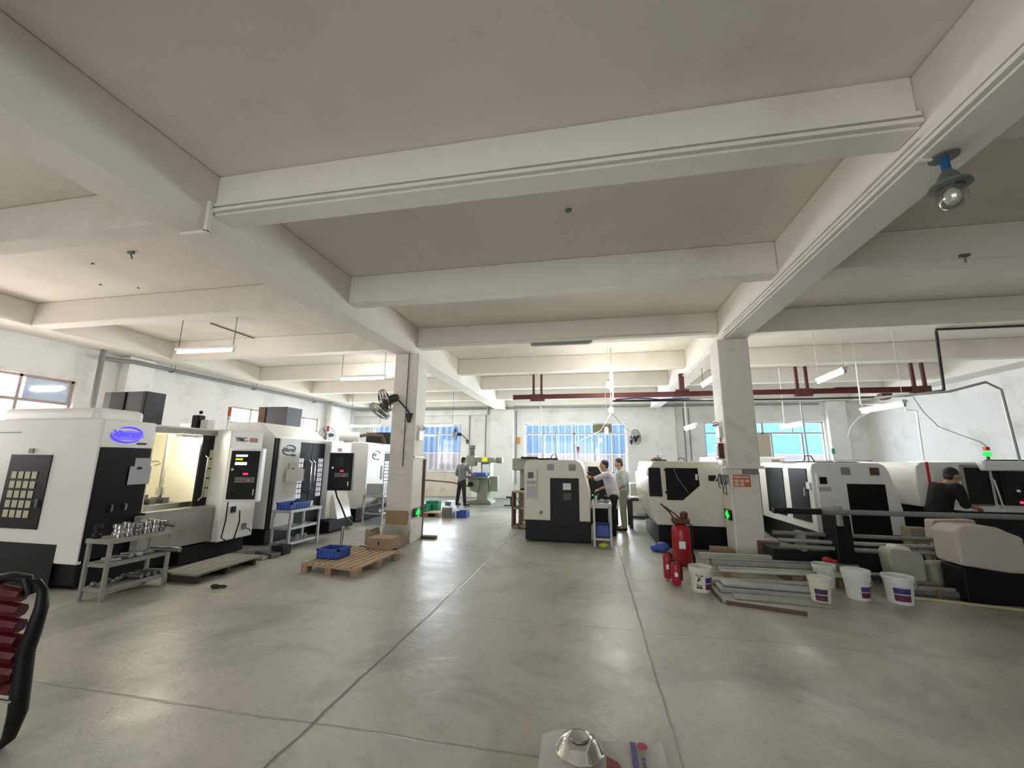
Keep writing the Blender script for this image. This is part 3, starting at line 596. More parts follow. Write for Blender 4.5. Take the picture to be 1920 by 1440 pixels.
def pendant(t, cx, cy, z0, w, h, ang, frame, lit, T0=None):
    """control panel; faces -Y rotated by ang about z"""
    T = Matrix.Translation((cx, cy, z0)) @ Matrix.Rotation(ang, 4, 'Z')
    p = MB().box(-w/2, w/2, 0, .13, 0, h, .012, T).build('control_panel', frame, t)
    MB().box(-w/2+.035, w/2-.035, -.012, .001, .04, h-.04, .004, T).build('panel_face', 'black', p)
    sx0, sx1 = -w*.30, w*.10; z1 = h-.09
    MB().box(sx0, sx1, -.018, -.011, z1-.19, z1, .003, T).build('screen', 'screen', p)
    if lit:
        MB().box(sx0+.012, sx1-.012, -.021, -.017, z1-.045, z1-.012, T=T).box(sx0+.012, sx1-.012, -.021, -.017, z1-.175, z1-.13, T=T).build('screen_text', 'led_white', p)
        MB().box(sx0+.012, sx1-.08, -.021, -.017, z1-.10, z1-.07, T=T).build('screen_bar', 'led_yellow', p)
    b = MB()
    for r in range(5):
        for c in range(4): b.box(w*.15+c*.03, w*.15+c*.03+.02, -.018, -.011, z1-.03-r*.032, z1-.01-r*.032, T=T)
    b.build('keypad', 'dgrey', p)
    b = MB()
    for r in range(3):
        for c in range(9): b.box(-w*.22+c*.033, -w*.22+c*.033+.024, -.018, -.011, h*.36+r*.03, h*.36+r*.03+.02, T=T)
    b.build('button_row', 'rackpaint', p)
    MB().box(-.0, .07, -.020, -.011, h*.50, h*.535, T=T).build('red_display', 'led_red', p)
    MB().cyl((w*.18, -.02, h*.40), (w*.18, -.011, h*.40), .010, T=T).build('red_lamp', 'led_red', p)
    MB().cyl((-w*.30, -.05, h*.60), (-w*.30, -.011, h*.60), .022, T=T).build('dial', 'chrome', p)
    MB().cyl((-w*.30, -.045, h*.16), (-w*.30, -.011, h*.16), .028, T=T).build('stop_button', 'dgrey', p)
    MB().box(w*.36, w*.39, -.03, -.011, h*.12, h*.24, T=T).build('latch', 'steel', p)
    return p
def panes(t, name, x, ya, yb, za, zb, nc, nr, m, gap=.018, axis='x', dep=.006):
    b = MB(); dy = (yb-ya)/nc; dz = (zb-za)/nr
    for r in range(nr):
        for c in range(nc):
            y0, y1 = ya+c*dy+gap/2, ya+(c+1)*dy-gap/2; z0, z1 = za+r*dz+gap/2, za+(r+1)*dz-gap/2
            if axis == 'x': b.box(x, x+dep, y0, y1, z0, z1, .003, seg=1)
            else: b.box(y0, y1, x-dep, x, z0, z1, .003, seg=1)
    return b.build(name, m, t)
def beacon(x, y, z, label, m1='amber', tall=.22):
    t = thing('signal_beacon', label, 'signal lamp', (x, y, z))
    MB().cyl((x, y, z), (x, y, z+tall*.45), .012).build('pole', 'steel', t)
    MB().cyl((x, y, z+tall*.45), (x, y, z+tall*.62), .028).build('lens', 'plasticw', t); MB().cyl((x, y, z+tall*.62), (x, y, z+tall*.8), .028).build('lens', m1, t); MB().cyl((x, y, z+tall*.8), (x, y, z+tall), .028).build('lens', 'brightred' if m1 == 'amber' else m1, t)
def vmc_shell(t, X, Y, L, H, D, cabx, caby0, side_window, lp):
    """X = front plane, Y = near end, machine reaches back to X-D. lp = width of the near front panel"""
    W_ = 'white'
    MB().box(X-D+.05, X-.02, Y+.03, Y+L-.03, .06, .30, .01).box(X-D+.1, X-.1, Y+.1, Y+L-.1, 0, .07).build('base', 'black', t)
    b = MB().box(X-D, X, Y, Y+.06, .30, H, .015)                 # near side wall
    b.box(X-D, X-.0, Y+L-.06, Y+L, .30, H, .015)                 # far side wall
    b.box(X-D, X-D+.06, Y+.05, Y+L-.05, .30, H)                  # rear wall
    b.box(X-D+.02, X-.55, Y+.03, Y+L-.03, H-.06, H, .01)         # roof
    b.box(X-.57, X-.02, Y+.03, Y+lp, H-.06, H, .01)
    b.box(X-.57, X-.10, Y+lp-.01, Y+L-.03, H-.09, H-.01, .01)
    b.box(X-.06, X, Y+lp-.04, Y+lp, .3, H-.05)
    b.build('enclosure', W_, t)
    return t
# ---------- machine 1 (door open)
X, Y, L, H, D = -6.10, 4.08, 2.34, 2.06, 2.35
t1 = thing('machining_centre', 'white machining centre with glowing blue oval logo and open lit door', 'machine', (X-1, Y+1, 0))
vmc_shell(t1, X, Y, L, H, D, 0, 0, True, .64)
MB().box(X-.03, X+.012, Y+.0, Y+.64, 1.70, H-.005, .012).build('front_panel', 'white', t1)
MB().box(X-.02, X+.016, Y+.015, Y+.63, .34, 1.70, .006).build('black_panel', 'black', t1)
for dy in (.24, .40): MB().tube([(X+.018, Y+dy, .98), (X+.05, Y+dy, .97), (X+.05, Y+dy, .90), (X+.018, Y+dy, .89)], .012, 6).build('latch', 'steel', t1)
w = MB().box(X-1.42, X-.71, Y-.012, Y+.001, .68, 1.60, .006).build('side_door', 'dgrey', t1)
panes(w, 'pane', Y-.012, X-1.34, X-.88, .80, 1.40, 4, 5, 'pane_yellow', .03, 'y')
MB().box(X-1.12, X-1.05, Y-.02, Y+.001, 1.62, 1.68).box(X-.80, X-.78, Y-.03, Y-.01, .95, 1.05).build('side_latch', 'pipegrey', t1)
MB().box(X-2.3, X-.35, Y-.006, Y+.001, .02, .52, .01).build('kick_panel', 'dgrey', t1)
MB().box(X-1.95, X-1.35, Y-.010, Y, 1.885, 1.893).build('seam', 'logo_black', t1)
# raised roof hood
MB().box(X-2.33, X-.58, Y+.28, Y+.92, H-.02, 2.26, .07, seg=3).build('roof_hood', 'white', t1)
# slate column cover
b = MB().box(-7.66, -6.82, 5.06, 5.36, 2.0, 2.60, .006).build('column_cover', 'dbox', t1)
MB().box(-7.50, -7.22, 5.045, 5.061, 2.1, 2.595).build('cover_recess', 'black', t1); MB().box(-6.87, -6.82, 5.045, 5.061, 2.1, 2.59).build('cover_edge', 'black', t1)
logo(t1, X+.012, Y+.10, 1.80, .38, 'logo_blue', 'logo_blue', 'Xiwens', '')
MB().prism([(Y+.12, 1.84), (Y+.14, 1.80), (Y+.42, 1.80), (Y+.50, 1.86), (Y+.44, 1.92), (Y+.30, 1.93), (Y+.14, 1.90)], 'x', X+.0125, X+.014).build('logo_ground', 'logo_pale', t1)
text('logo_small_lettering', 'maxar', .05, 'logo_black', t1, (X+.014, Y+.42, 1.75), (0, 1, 0), (0, 0, 1), shear=.25, bold=.003)
# interior
ya, yb_ = Y+.66, Y+1.66
b = MB().box(X-1.5, X-1.45, ya, yb_, .8, H-.09).box(X-1.5, X-.02, ya-.02, ya+.01, .8, H-.1).box(X-1.5, X-.02, yb_-.01, yb_+.02, .8, H-.1).box(X-1.45, X-.1, ya, yb_, H-.12, H-.10)
b.build('interior_lining', mat('warm_lining', (.86, .83, .70), .5, var=.05), t1)
MB().box(X-1.45, X+.10, ya-.0, yb_, .55, .80).build('chip_tray', 'galv', t1)
MB().box(X+.02, X+.14, Y+.55, Y+1.72, .30, .80, .01).build('front_apron', 'rackpaint', t1)
MB().box(X-.02, X+.13, Y+.60, Y+1.66, .79, .84, .005).box(X-.25, X-.20, Y+.66, Y+1.60, .80, .90, .005).build('sill_rail', 'steel', t1)
MB().box(X-.85, X-.35, ya+.08, yb_-.1, .80, .88, .01).build('work_table', 'dirtysteel', t1)
for y in (ya+.25, ya+.42, ya+.62): MB().box(X-.70, X-.45, y, y+.10, .88, .97, .006).cyl((X-.58, y+.05, .97), (X-.58, y+.05, 1.02), .02).build('vice', 'dirtysteel', t1)
MB().cyl((X-.58, 5.40, 1.0), (X-.58, 5.40, 1.12), .06, .05).build('spindle_nose', 'steel', t1)
MB().cyl((X-.58, 5.40, 1.10), (X-.58, 5.40, H-.12), .028).build('spindle_column', 'rackpaint', t1)
MB().cyl((X-.20, 5.28, 1.87), (X-.20, 5.62, 1.87), .022, n=12).build('work_light', 'worklight', t1, True)
MB().box(X-.26, X-.14, 5.24, 5.66, 1.895, 1.965).build('light_housing', 'white', t1)
MB().box(X-.06, X-.02, Y+.64, Y+1.72, H-.12, H-.04).build('door_header', 'rackpaint', t1)
dr = MB().box(X-.09, X-.05, Y+1.44, Y+1.72, .80, H-.10, .005).build('sliding_door', 'black', t1)
panes(dr, 'pane', X-.05, Y+1.58, Y+1.68, .95, 1.72, 1, 5, 'pane_yellow', .02)
MB().tube([(X-.05, Y+1.52, 1.62), (X+.02, Y+1.51, 1.58), (X+.02, Y+1.50, .98), (X-.05, Y+1.50, .92)], .014, 8).build('door_handle', 'chrome', t1, True)
# cabinet with the control pendant
c1 = MB().box(X-.20, X+.25, Y+1.66, Y+L, .27, 2.05, .02).build('control_cabinet', 'white', t1)
text('model_lettering', 'VMC-', .105, 'logo_black', c1, (X+.252, Y+1.76, 1.86), (0, 1, 0), (0, 0, 1), bold=.002)
text('model_lettering_red', '850L', .105, 'logo_red', c1, (X+.252, Y+2.045, 1.86), (0, 1, 0), (0, 0, 1), bold=.002, sx=.9)
pendant(t1, -5.50, 5.72, .90, .50, .84, math.radians(18), 'white', True)
MB().tube([(-5.68, 5.68, .92), (-5.70, 5.70, .6), (-5.72, 5.68, .36), (-5.60, 5.70, .29), (-5.52, 5.72, .36), (-5.54, 5.80, .6), (-5.56, 5.80, .76)], .010, 6).build('pendant_hose', 'black', t1, True)
MB().box(X+.25, X+.28, Y+1.84, Y+1.92, .70, .80, .005).build('socket', 'dgrey', t1)
MB().box(X+.25, X+.27, Y+2.10, Y+2.18, .40, .50).tube([(X+.27, Y+2.12, .44), (X+.36, Y+2.16, .40), (X+.34, Y+2.2, .36)], .012, 6).build('hose_tap', 'dirtysteel', t1)
MB().box(X-.05, X+.10, Y+1.2, Y+L, .03, .27, .01).build('coolant_tank', 'black', t1)
# papers hung on the black panel
pp = thing('paper_sheets', 'grey paper sheets clipped on the black panel near the blue logo', 'papers', (X+.03, Y+.56, 1.22))
MB().box(X+.018, X+.024, Y+.44, Y+.64, 1.44, 1.57, T=None).build('sheet', 'greypaper', pp)
MB().box(X+.025, X+.031, Y+.38, Y+.66, 1.22, 1.46, T=rotz((X+.03, Y+.5, 1.3), .05)).build('sheet', 'greypaper', pp)
MB().box(X+.032, X+.045, Y+.47, Y+.52, 1.42, 1.45).build('clip', 'black', pp)
MB().tube([(X+.03, Y+.64, 1.52), (X+.06, Y+.70, 1.53), (X+.05, Y+.76, 1.49), (X+.03, Y+.68, 1.47)], .005, 5).build('wire_hook', 'black', pp)
for (dy, s) in ((1.62, 1),):
    q = thing('oil_unit', 'small black pump unit on the roof behind the open door', 'pump', (X-.35, Y+dy+.1, H))
    MB().box(X-.45, X-.30, Y+1.70, Y+1.84, H-.01, H+.16, .01).build('housing', 'white', q); MB().box(X-.60, X-.46, Y+1.66, Y+1.80, H-.01, H+.24, .02).build('reservoir', 'black', q); MB().ball((X-.5, Y+1.73, H+.29), .03).build('cap', 'dgrey', q, True)
beacon(X-.18, Y+1.98, H-.01, 'red and white signal beacon on top of the first machine cabinet', 'orange', .42)
# ---------- machine 2 (doors closed)
X2, Y2, L2 = -5.90, 6.80, 2.32
t2 = thing('machining_centre', 'white machining centre with two closed black window doors and V85 cabinet', 'machine', (X2-1, Y2+1, 0))
Xd = X2
MB().box(Xd-2.3, Xd-.05, Y2+.03, Y2+L2-.03, .04, .30, .01).build('base', 'black', t2)
b = MB().prism([(Xd-.10, .30), (Xd-.04, .30), (Xd-.03, 1.98), (Xd-.42, 2.27), (Xd-.50, 2.28), (Xd-2.3, 2.28), (Xd-2.3, .30)], 'y', Y2, Y2+1.55, .02)
b.box(Xd-2.3, Xd-.10, Y2+1.50, Y2+L2, .30, 2.02, .015)
b.build('enclosure', 'white', t2)
b = MB().box(-7.62, -6.86, 8.12, 8.62, 2.2, 2.76, .006).build('column_cover', 'dbox', t2)
MB().box(-7.6, -7.42, 8.10, 8.121, 2.2, 2.75).build('cover_recess', 'rust', t2)
MB().box(Xd-.05, Xd-.01, Y2+.00, Y2+.10, .3, 1.97, .004).build('black_edge', 'black', t2)
f2 = MB().box(Xd-.05, Xd+.02, Y2+.09, Y2+.66, .3, 1.97, .01).build('front_panel', 'white', t2)
logo(t2, Xd+.022, Y2+.16, 1.68, .36, 'logo_grey', 'logo_grey', 'Xiwens', 'maxar')
for k, (a, c) in enumerate(((.67, 1.04), (1.06, 1.50))):
    dd = MB().box(Xd-.07, Xd-.02, Y2+a, Y2+c, .62, 1.92, .006).build('sliding_door', 'dgrey', t2)
    pa, pb = (a+.02, a+.17) if k == 0 else (c-.20, c-.03)
    panes(dd, 'pane', Xd-.021, Y2+pa, Y2+pb, .78, 1.60, 2 if k == 0 else 3, 8, 'pane_lit', .016)
    hy = Y2+(1.00 if k == 0 else 1.12)
    MB().tube([(Xd-.01, hy, 1.55), (Xd+.05, hy+.01, 1.50), (Xd+.06, hy+.01, .95), (Xd-.01, hy, .88)], .013, 8).build('door_handle', 'chrome', dd, True)
MB().box(Xd-.08, Xd-.015, Y2+.66, Y2+1.52, .30, .62, .01).build('lower_panel', 'dgrey', t2)
c2 = MB().box(Xd-.10, Xd+.12, Y2+1.52, Y2+L2, .28, 1.98, .02).build('control_cabinet', 'white', t2)
MB().prism([(Xd+.05, .27), (Xd+.30, .27), (Xd+.16, .80), (Xd+.05, .80)], 'y', Y2+1.70, Y2+2.25, .01).build('pedestal', 'white', t2)
MB().box(Xd-.05, Xd+.32, Y2+1.40, Y2+2.30, .05, .27, .01).build('pedestal_base', 'dgrey', t2)
text('model_lettering', 'V85', .12, 'logo_red', c2, (Xd+.122, Y2+1.75, 1.75), (0, 1, 0), (0, 0, 1), bold=.002)
p2 = pendant(t2, -5.36, 8.10, .92, .50, .80, math.radians(16), 'dgrey', False)
MB().tube([(-5.42, 8.05, .98), (-5.34, 8.03, .80), (-5.25, 8.08, .60), (-5.18, 8.15, .38), (-5.22, 8.5, .2)], .018, 6).build('pendant_hose', 'dgrey', t2, True)
beacon(X2-.15, Y2+1.72, 2.02, 'thin red and white beacon on the V85 cabinet', 'brightred', .32)
pp = thing('paper_sheets', 'white papers pinned below the grey logo of the second machine', 'papers', (Xd+.03, Y2+.5, 1.20))
MB().box(Xd+.035, Xd+.040, Y2+.36, Y2+.60, 1.34, 1.50).build('sheet', 'plasticw', pp); MB().box(Xd+.060, Xd+.068, Y2+.27, Y2+.72, 1.14, 1.38, T=rotz((Xd+.06, Y2+.3, 1.2), -.10)).build('sheet', 'paper', pp)
MB().box(Xd+.035, Xd+.045, Y2+.44, Y2+.50, 1.37, 1.40).build('clip', 'black', pp)
q = thing('mist_extractor', 'white fan unit with a brown hose on top of the third machine', 'extractor', (-6.2, 9.9, 2.05))
MB().cyl((-6.55, 9.75, 2.17), (-6.1, 9.95, 2.17), .13, n=20).build('fan_drum', 'white', q, True); MB().cyl((-6.56, 9.745, 2.17), (-6.53, 9.76, 2.17), .07, n=16).build('inlet', 'black', q)
MB().tube([(-6.1, 10.0, 2.2), (-5.95, 10.2, 2.26), (-5.75, 10.5, 2.24), (-5.72, 10.6, 2.05)], .045, 8).build('hose', 'rust', q, True)
MB().box(-6.5, -6.15, 9.82, 10.1, 2.031, 2.06).build('foot', 'white', q)
# ---------- machine 3
X3, Y3, L3 = -5.72, 9.78, 2.5
t3 = thing('machining_centre', 'white machining centre half hidden by the fan pillar, grey oval logo', 'machine', (X3-1, Y3+1, 0))
MB().box(X3-2.2, X3-.25, Y3+.05, Y3+L3, .03, .36, .01).build('base', 'black', t3)
MB().prism([(X3-2.3, .34), (X3-.22, .34), (X3, .52), (X3, 1.98), (X3-.10, 2.03), (X3-2.3, 2.03)], 'y', Y3, Y3+.9, .02).prism([(X3-2.3, .34), (X3-.25, .34), (X3-.06, .52), (X3-.06, 1.80), (X3-.3, 2.03), (X3-2.3, 2.03)], 'y', Y3+.85, Y3+L3, .02).box(X3-.3, X3-.02, Y3+.8, Y3+2.0, 1.78, 2.02, .03).build('enclosure', 'white', t3)
MB().box(X3-1.1, X3-.3, Y3+1.7, Y3+2.0, 2.0, 2.4, .01).build('column_cover', 'dgrey', t3)
logo(t3, X3+.002, Y3+.22, 1.62, .42, 'logo_grey', 'logo_grey', 'Xiw', 'ms')
dd = MB().box(X3-.05, X3-.02, Y3+.92, Y3+1.9, .60, 1.76, .006).build('sliding_door', 'dgrey', t3)
panes(dd, 'pane', X3-.021, Y3+.95, Y3+1.5, .82, 1.55, 5, 8, 'pane_lit', .02)
MB().tube([(X3, Y3+1.62, 1.48), (X3+.05, Y3+1.62, 1.42), (X3+.05, Y3+1.6, .95), (X3, Y3+1.6, .90)], .016, 8).build('door_handle', 'pvc', dd, True)
MB().box(X3, X3+.02, Y3+.72, Y3+.82, 1.05, 1.42, .004).build('button_strip', 'rackpaint', t3)
MB().cyl((X3-.1, Y3+.6, .62), (X3-.1, Y3+1.2, .62), .22, n=24).build('chip_drum', 'steel', t3, True)
# ================================================================= LATHES
def lathe_unit(X, Y, label, ln=2.3, mlow='black', side=False, m='cream', vents=('rackpaint', 'rackpaint'), screen=True):
    t = thing('cnc_lathe', label, 'machine', (X+.65, Y+ln/2, 0), None)
    P = [(0, .42), (0, 1.50), (.03, 1.58), (.10, 1.61), (1.05, 1.61), (1.14, 1.57), (1.20, 1.46), (1.32, .86), (1.32, .42)]
    MB().prism([(X+a, b) for a, b in P], 'y', Y, Y+ln, .012).build('enclosure', m, t)
    MB().prism([(X+.02, .03), (X+1.32, .03), (X+1.32, .43), (X+.02, .43)], 'y', Y+.03, Y+ln-.03, .012).build('base', 'black', t)
    MB().box(X+.53, X+1.11, Y-.008, Y+.05, .30, 1.25, .005).build('end_panel', 'black', t)
    c = MB().box(X+.05, X+.27, Y-.07, Y+.01, .84, 1.42, .008).build('control_box', m, t)
    MB().box(X+.085, X+.20, Y-.075, Y-.069, 1.24, 1.36).build('display', 'screen', c); MB().box(X+.06, X+.25, Y-.074, Y-.069, 1.12, 1.19).build('button_strip', 'print', c)
    MB().box(X+.06, X+.25, Y-.074, Y-.069, .86, 1.09).build('lower_cover', 'greypaper' if side is False else m, c)
    for k, vx in enumerate((.47, .91)):
        b = MB().box(X+vx, X+vx+.14, Y-.012, Y+.01, 1.40, 1.53, .003)
        for i in range(5): b.box(X+vx+.01, X+vx+.13, Y-.018, Y-.010, 1.41+i*.024, 1.42+i*.024)
        b.build('vent', vents[k], t)
    return t
la = lathe_unit(-1.39, 8.48, 'cream lathe nearest the aisle centre, black end panel with white sticker', vents=('print', 'olive'))
MB().box(-1.39+.79, -1.39+.95, 8.468, 8.473, 1.02, 1.15).build('sticker', 'paper', la)
MB().box(-1.39+.79, -1.39+.95, 8.466, 8.472, .82, .96).build('handle_plate', 'screen', la)
MB().tube([(-1.08, 8.465, .56), (-1.02, 8.45, .60), (-1.05, 8.44, .53)], .008, 6).build('hose_tail', 'black', la)
conduit([(-.9, 9.0, 1.61), (-.86, 8.98, 1.72), (-.78, 8.95, 1.74), (-.74, 8.95, 1.61)], .010, 'black', 'black cable loop on top of the first lathe', 'cable', 'cable_loop')
beacon(-.31, 9.3, 1.61, 'red and white signal beacon on the first lathe before the middle window', 'amber', .30)
tag(MB().box(-1.35, -.85, 10.1, 10.5, 1.615, 1.66, .01).build('roof_tray', 'dgrey'), 'dark tray lying on the roof of the first lathe', 'tray')
# door handle the man in lilac shirt is pulling, and the open door panel
MB().tube([(-.12, 8.75, 1.36), (-.02, 8.75, 1.34), (.0, 8.75, 1.0), (-.06, 8.75, .98)], .016, 8).build('door_handle', 'black', la, True)
lb = thing('cnc_lathe', 'cream lathe behind the two talking men with its dark door open', 'machine', (.2, 11.9, 0))
MB().prism([(-1.0, .42), (-1.0, 1.60), (.15, 1.60), (.28, 1.52), (.62, .9), (.62, .42)], 'y', 10.95, 13.1, .012).build('enclosure', 'white', lb)
MB().box(-.98, .6, 10.98, 13.0, .03, .43).build('base', 'black', lb)
MB().prism([(-.12, .60), (-.12, 1.46), (.12, 1.46), (.42, .95), (.42, .60)], 'y', 10.93, 10.96).build('door', 'dgrey', lb)
b = MB()
for z in (1.1, .75): b.ball((-.02, 10.92, z), .02)
b.build('indicator_lamp', 'led_green', lb)
# lathe B (faces the aisle, behind the extinguisher)
X, Y = 1.08, 8.45
lB = thing('cnc_lathe', 'cream lathe with two black cut-corner windows behind the red extinguishers', 'machine', (X+1, Y+1, 0))
MB().prism([(X+.10, .42), (X-.0, .60), (X-.06, 1.0), (X-.0, 1.48), (X+.08, 1.58), (X+.2, 1.61), (X+1.62, 1.61), (X+1.72, 1.5), (X+1.72, .42)], 'y', Y, Y+2.1, .015).build('enclosure', 'cream', lB)
MB().box(X+.12, X+1.70, Y+.04, Y+2.0, .0, .43, .01).build('base', 'black', lB)
MB().prism([(X-.02, .94), (X+.22, .94), (X+.20, 1.48), (X-.02, 1.48)], 'y', Y-.02, Y+.3).build('front_door', 'black', lB)
w = MB().prism([(X+.29, 1.48), (X+.88, 1.48), (X+.90, 1.16), (X+.58, .88), (X+.30, .88)], 'y', Y-.012, Y+.02).build('window', 'screen', lB)
MB().box(X+.83, X+.87, Y-.03, Y-.011, 1.26, 1.37, .004).build('window_handle', 'plasticw', w)
for z in (1.0, 1.42): MB().box(X+.27, X+.31, Y-.02, Y, z, z+.04).build('hinge', 'black', lB)
tag(MB().tube([(X+.44, Y-.03, 1.5), (X+.50, Y-.03, 1.3), (X+.60, Y-.03, 1.15), (X+.68, Y-.03, 1.02)], .006, 6).build('thin_cable', 'pipegrey'), 'thin grey cable hanging across the black cut-corner window', 'cable')
t = thing('tool_tray', 'pale clutter of tools on the roof of the black windowed lathe', 'tray', (X+.2, Y+.3, 1.61))
MB().box(X+.05, X+.34, Y+.05, Y+.4, 1.61, 1.64, .005).build('tray', 'rust', t); MB().box(X+.1, X+.26, Y+.1, Y+.3, 1.64, 1.68, .01).build('block', 'lcard', t); MB().cyl((X+.2, Y+.15, 1.65), (X+.2, Y+.15, 1.72), .02).build('knob', 'lcard', t)
conduit([(X+.65, Y+.6, 1.61), (X+.68, Y+.6, 1.67), (X+.76, Y+.6, 1.67), (X+.8, Y+.6, 1.61)], .008, 'black', 'black cable loop on the roof of the windowed lathe', 'cable', 'cable_loop')
# lathe C with twin side doors
lc = lathe_unit(3.80, 8.25, 'white lathe with two tall black side doors beyond the poster pillar', 2.35, m='white', side=True, vents=('rackpaint', 'rust'))
for (a, c, zb) in ((.16, .85, .56), (1.12, 1.95, .56)):
    d = MB().box(3.785, 3.802, 8.25+a, 8.25+c, zb, 1.50, .004).build('side_door', 'dgrey', lc)
MB().tube([(3.78, 8.45, 1.16), (3.74, 8.45, 1.16), (3.74, 8.45, 1.02), (3.78, 8.45, 1.02)], .01, 6).build('door_handle', 'steel', lc)
MB().box(3.77, 3.79, 8.30, 8.42, 1.14, 1.26).build('lock', 'plasticw', lc)
conduit([(3.95, 8.8, 1.62), (3.98, 8.8, 1.73), (4.08, 8.8, 1.74), (4.14, 8.8, 1.62)], .010, 'black', 'black hose loop on top of the twin-door lathe', 'cable', 'cable_loop')
tag(MB().box(3.85, 4.9, 8.9, 9.6, 1.615, 1.632, .004).build('roof_mat', 'black'), 'thin black mat lying on the twin-door lathe roof', 'mat')
beacon(4.42, 8.7, 1.61, 'short amber and green beacon on the twin-door lathe', 'green', .26)
ld = thing('cnc_lathe', 'white lathe standing just behind the twin-door lathe', 'machine', (5.6, 11.4, 0))
MB().prism([(4.7, .6), (4.7, 1.66), (6.15, 1.66), (6.32, 1.58), (6.55, .75), (6.55, .6)], 'y', 10.75, 12.6, .03).build('enclosure', 'white', ld)
MB().box(4.75, 6.5, 10.8, 12.5, .02, .62).build('base', 'black', ld)
MB().box(5.3, 6.3, 10.9, 11.6, 1.66, 1.675).build('roof_mat', 'black', ld)
le = thing('cnc_lathe', 'white lathe peeping out between the poster pillar and the twin-door lathe', 'machine', (3.9, 11.9, 0))
MB().box(3.0, 4.55, 11.0, 12.6, 1.38, 1.74, .02).build('enclosure', 'white', le); MB().box(3.05, 4.5, 11.05, 12.5, .02, 1.39, .01).build('base', 'black', le)
MB().box(4.25, 4.42, 10.985, 11.0, 1.55, 1.68).build('vent', 'rackpaint', le)
# lathe D with red stripe
X, Y = 5.22, 8.0
t = thing('cnc_lathe', 'white lathe with a red stripe and lit control panel by the white wall', 'machine', (6.7, 8.8, 0))
MB().prism([(X, .92), (X-.02, 1.2), (X+.02, 1.56), (X+.10, 1.63), (X+1.15, 1.64), (X+1.15, .86), (X+.6, .86)], 'y', Y, Y+1.6, .02).box(X+.86, X+1.95, Y-.12, Y+1.5, 1.50, 1.66, .03).box(X+1.10, X+3.2, Y+.02, Y+1.5, .86, 1.62, .02).box(X+1.95, X+3.2, Y-.1, Y+1.4, .86, 1.64, .02).build('enclosure', 'white', t)
MB().box(X+.1, X+3.1, Y+.15, Y+1.4, .05, .88, .01).build('base', 'dgrey', t)
MB().prism([(X+.13, .89), (X+.17, .89), (X+.20, 1.2), (X+.20, 1.635), (X+.165, 1.635), (X+.16, 1.2)], 'y', Y-.008, Y+.004).build('red_stripe', 'brightred', t)
MB().box(X+.62, X+1.0, Y-.03, Y+.02, .95, 1.60, .03).build('door_frame', 'rackpaint', t)
MB().box(X+.66, X+.98, Y-.04, Y-.02, .98, 1.55).build('door_window', 'screen', t)
cp = MB().box(X+1.05, X+1.88, Y-.14, Y+.02, .98, 1.50, .01).build('control_panel', 'dgrey', t)
MB().box(X+1.10, X+1.48, Y-.15, Y-.139, 1.30, 1.46).build('screen', 'screen', cp); MB().box(X+1.50, X+1.62, Y-.15, Y-.139, 1.30, 1.44).build('key_pad', 'rackpaint', cp)
MB().ball((X+1.22, Y-.15, 1.20), .035).build('dial', 'chrome', cp, True); MB().ball((X+1.53, Y-.15, 1.12), .014).build('white_lamp', 'led_white', cp)
MB().ball((X+1.24, Y-.15, 1.03), .02).build('red_lamp', 'led_red', cp); MB().box(X+1.58, X+1.68, Y-.15, Y-.139, 1.00, 1.03).build('green_lamp', 'led_green', cp)
MB().box(X+2.15, X+2.55, Y-.115, Y-.09, .98, 1.52).build('side_window', 'screen', t)
MB().tube([(X+.98, Y-.06, 1.38), (X+.99, Y-.09, 1.36), (X+1.04, Y-.09, .95), (X+1.04, Y-.06, .92)], .012, 8).build('door_handle', 'plasticw', t)
MB().box(X+.28, X+.58, Y-.01, Y-.002, 1.28, 1.50).build('paper_sheet', 'paper', t)
bx, by = 6.42, 8.2
t = thing('signal_beacon', 'glowing green beacon on the roof of the red striped lathe', 'signal lamp', (bx, by, 1.66))
MB().ball((bx, by, 1.77), .048, (1.2, 1.2, .9), 14).build('lens', 'led_green', t, True); MB().box(bx-.03, bx+.03, by-.03, by+.03, 1.83, 1.89, .005).build('cap', 'orange', t); MB().cyl((bx, by, 1.665), (bx, by, 1.74), .02).build('pole', 'rust', t)
tag(MB().box(6.30, 7.9, 8.0, 8.12, 1.661, 1.68, .004).build('roof_mat', 'black'), 'thin black mat on the roof of the red striped lathe', 'mat')
tag(MB().tube([(6.55, 10.3, 1.98), (6.57, 10.3, 1.9), (6.6, 10.3, 1.84)], [.012, .03, .02], 8).build('dark_hook', 'foam'), 'small dark hook shape on the white side wall', 'hook') if False else None
# beige chip conveyor in front of lathe D
t = thing('chip_conveyor', 'dull beige rounded machine housing on a black base before the wall lathe', 'machine', (4.6, 6.2, 0))
MB().prism([(4.24, .42), (4.23, .80), (4.32, .87), (4.66, .87), (4.80, .80), (4.90, .76), (4.90, .36), (4.7, .36)], 'y', 6.02, 6.40, .03, seg=3).build('housing', 'beige', t)
MB().box(4.26, 4.95, 6.05, 6.38, .0, .40, .02).build('base', 'black', t)
tag(MB().prism([(4.68, .52), (4.70, .82), (5.2, .84), (5.25, .50)], 'y', 7.02, 7.2, .02).box(4.72, 5.2, 7.05, 7.18, 0, .54).build('beige_tank', 'beige'), 'beige upright tank under the long bar feeder', 'tank')
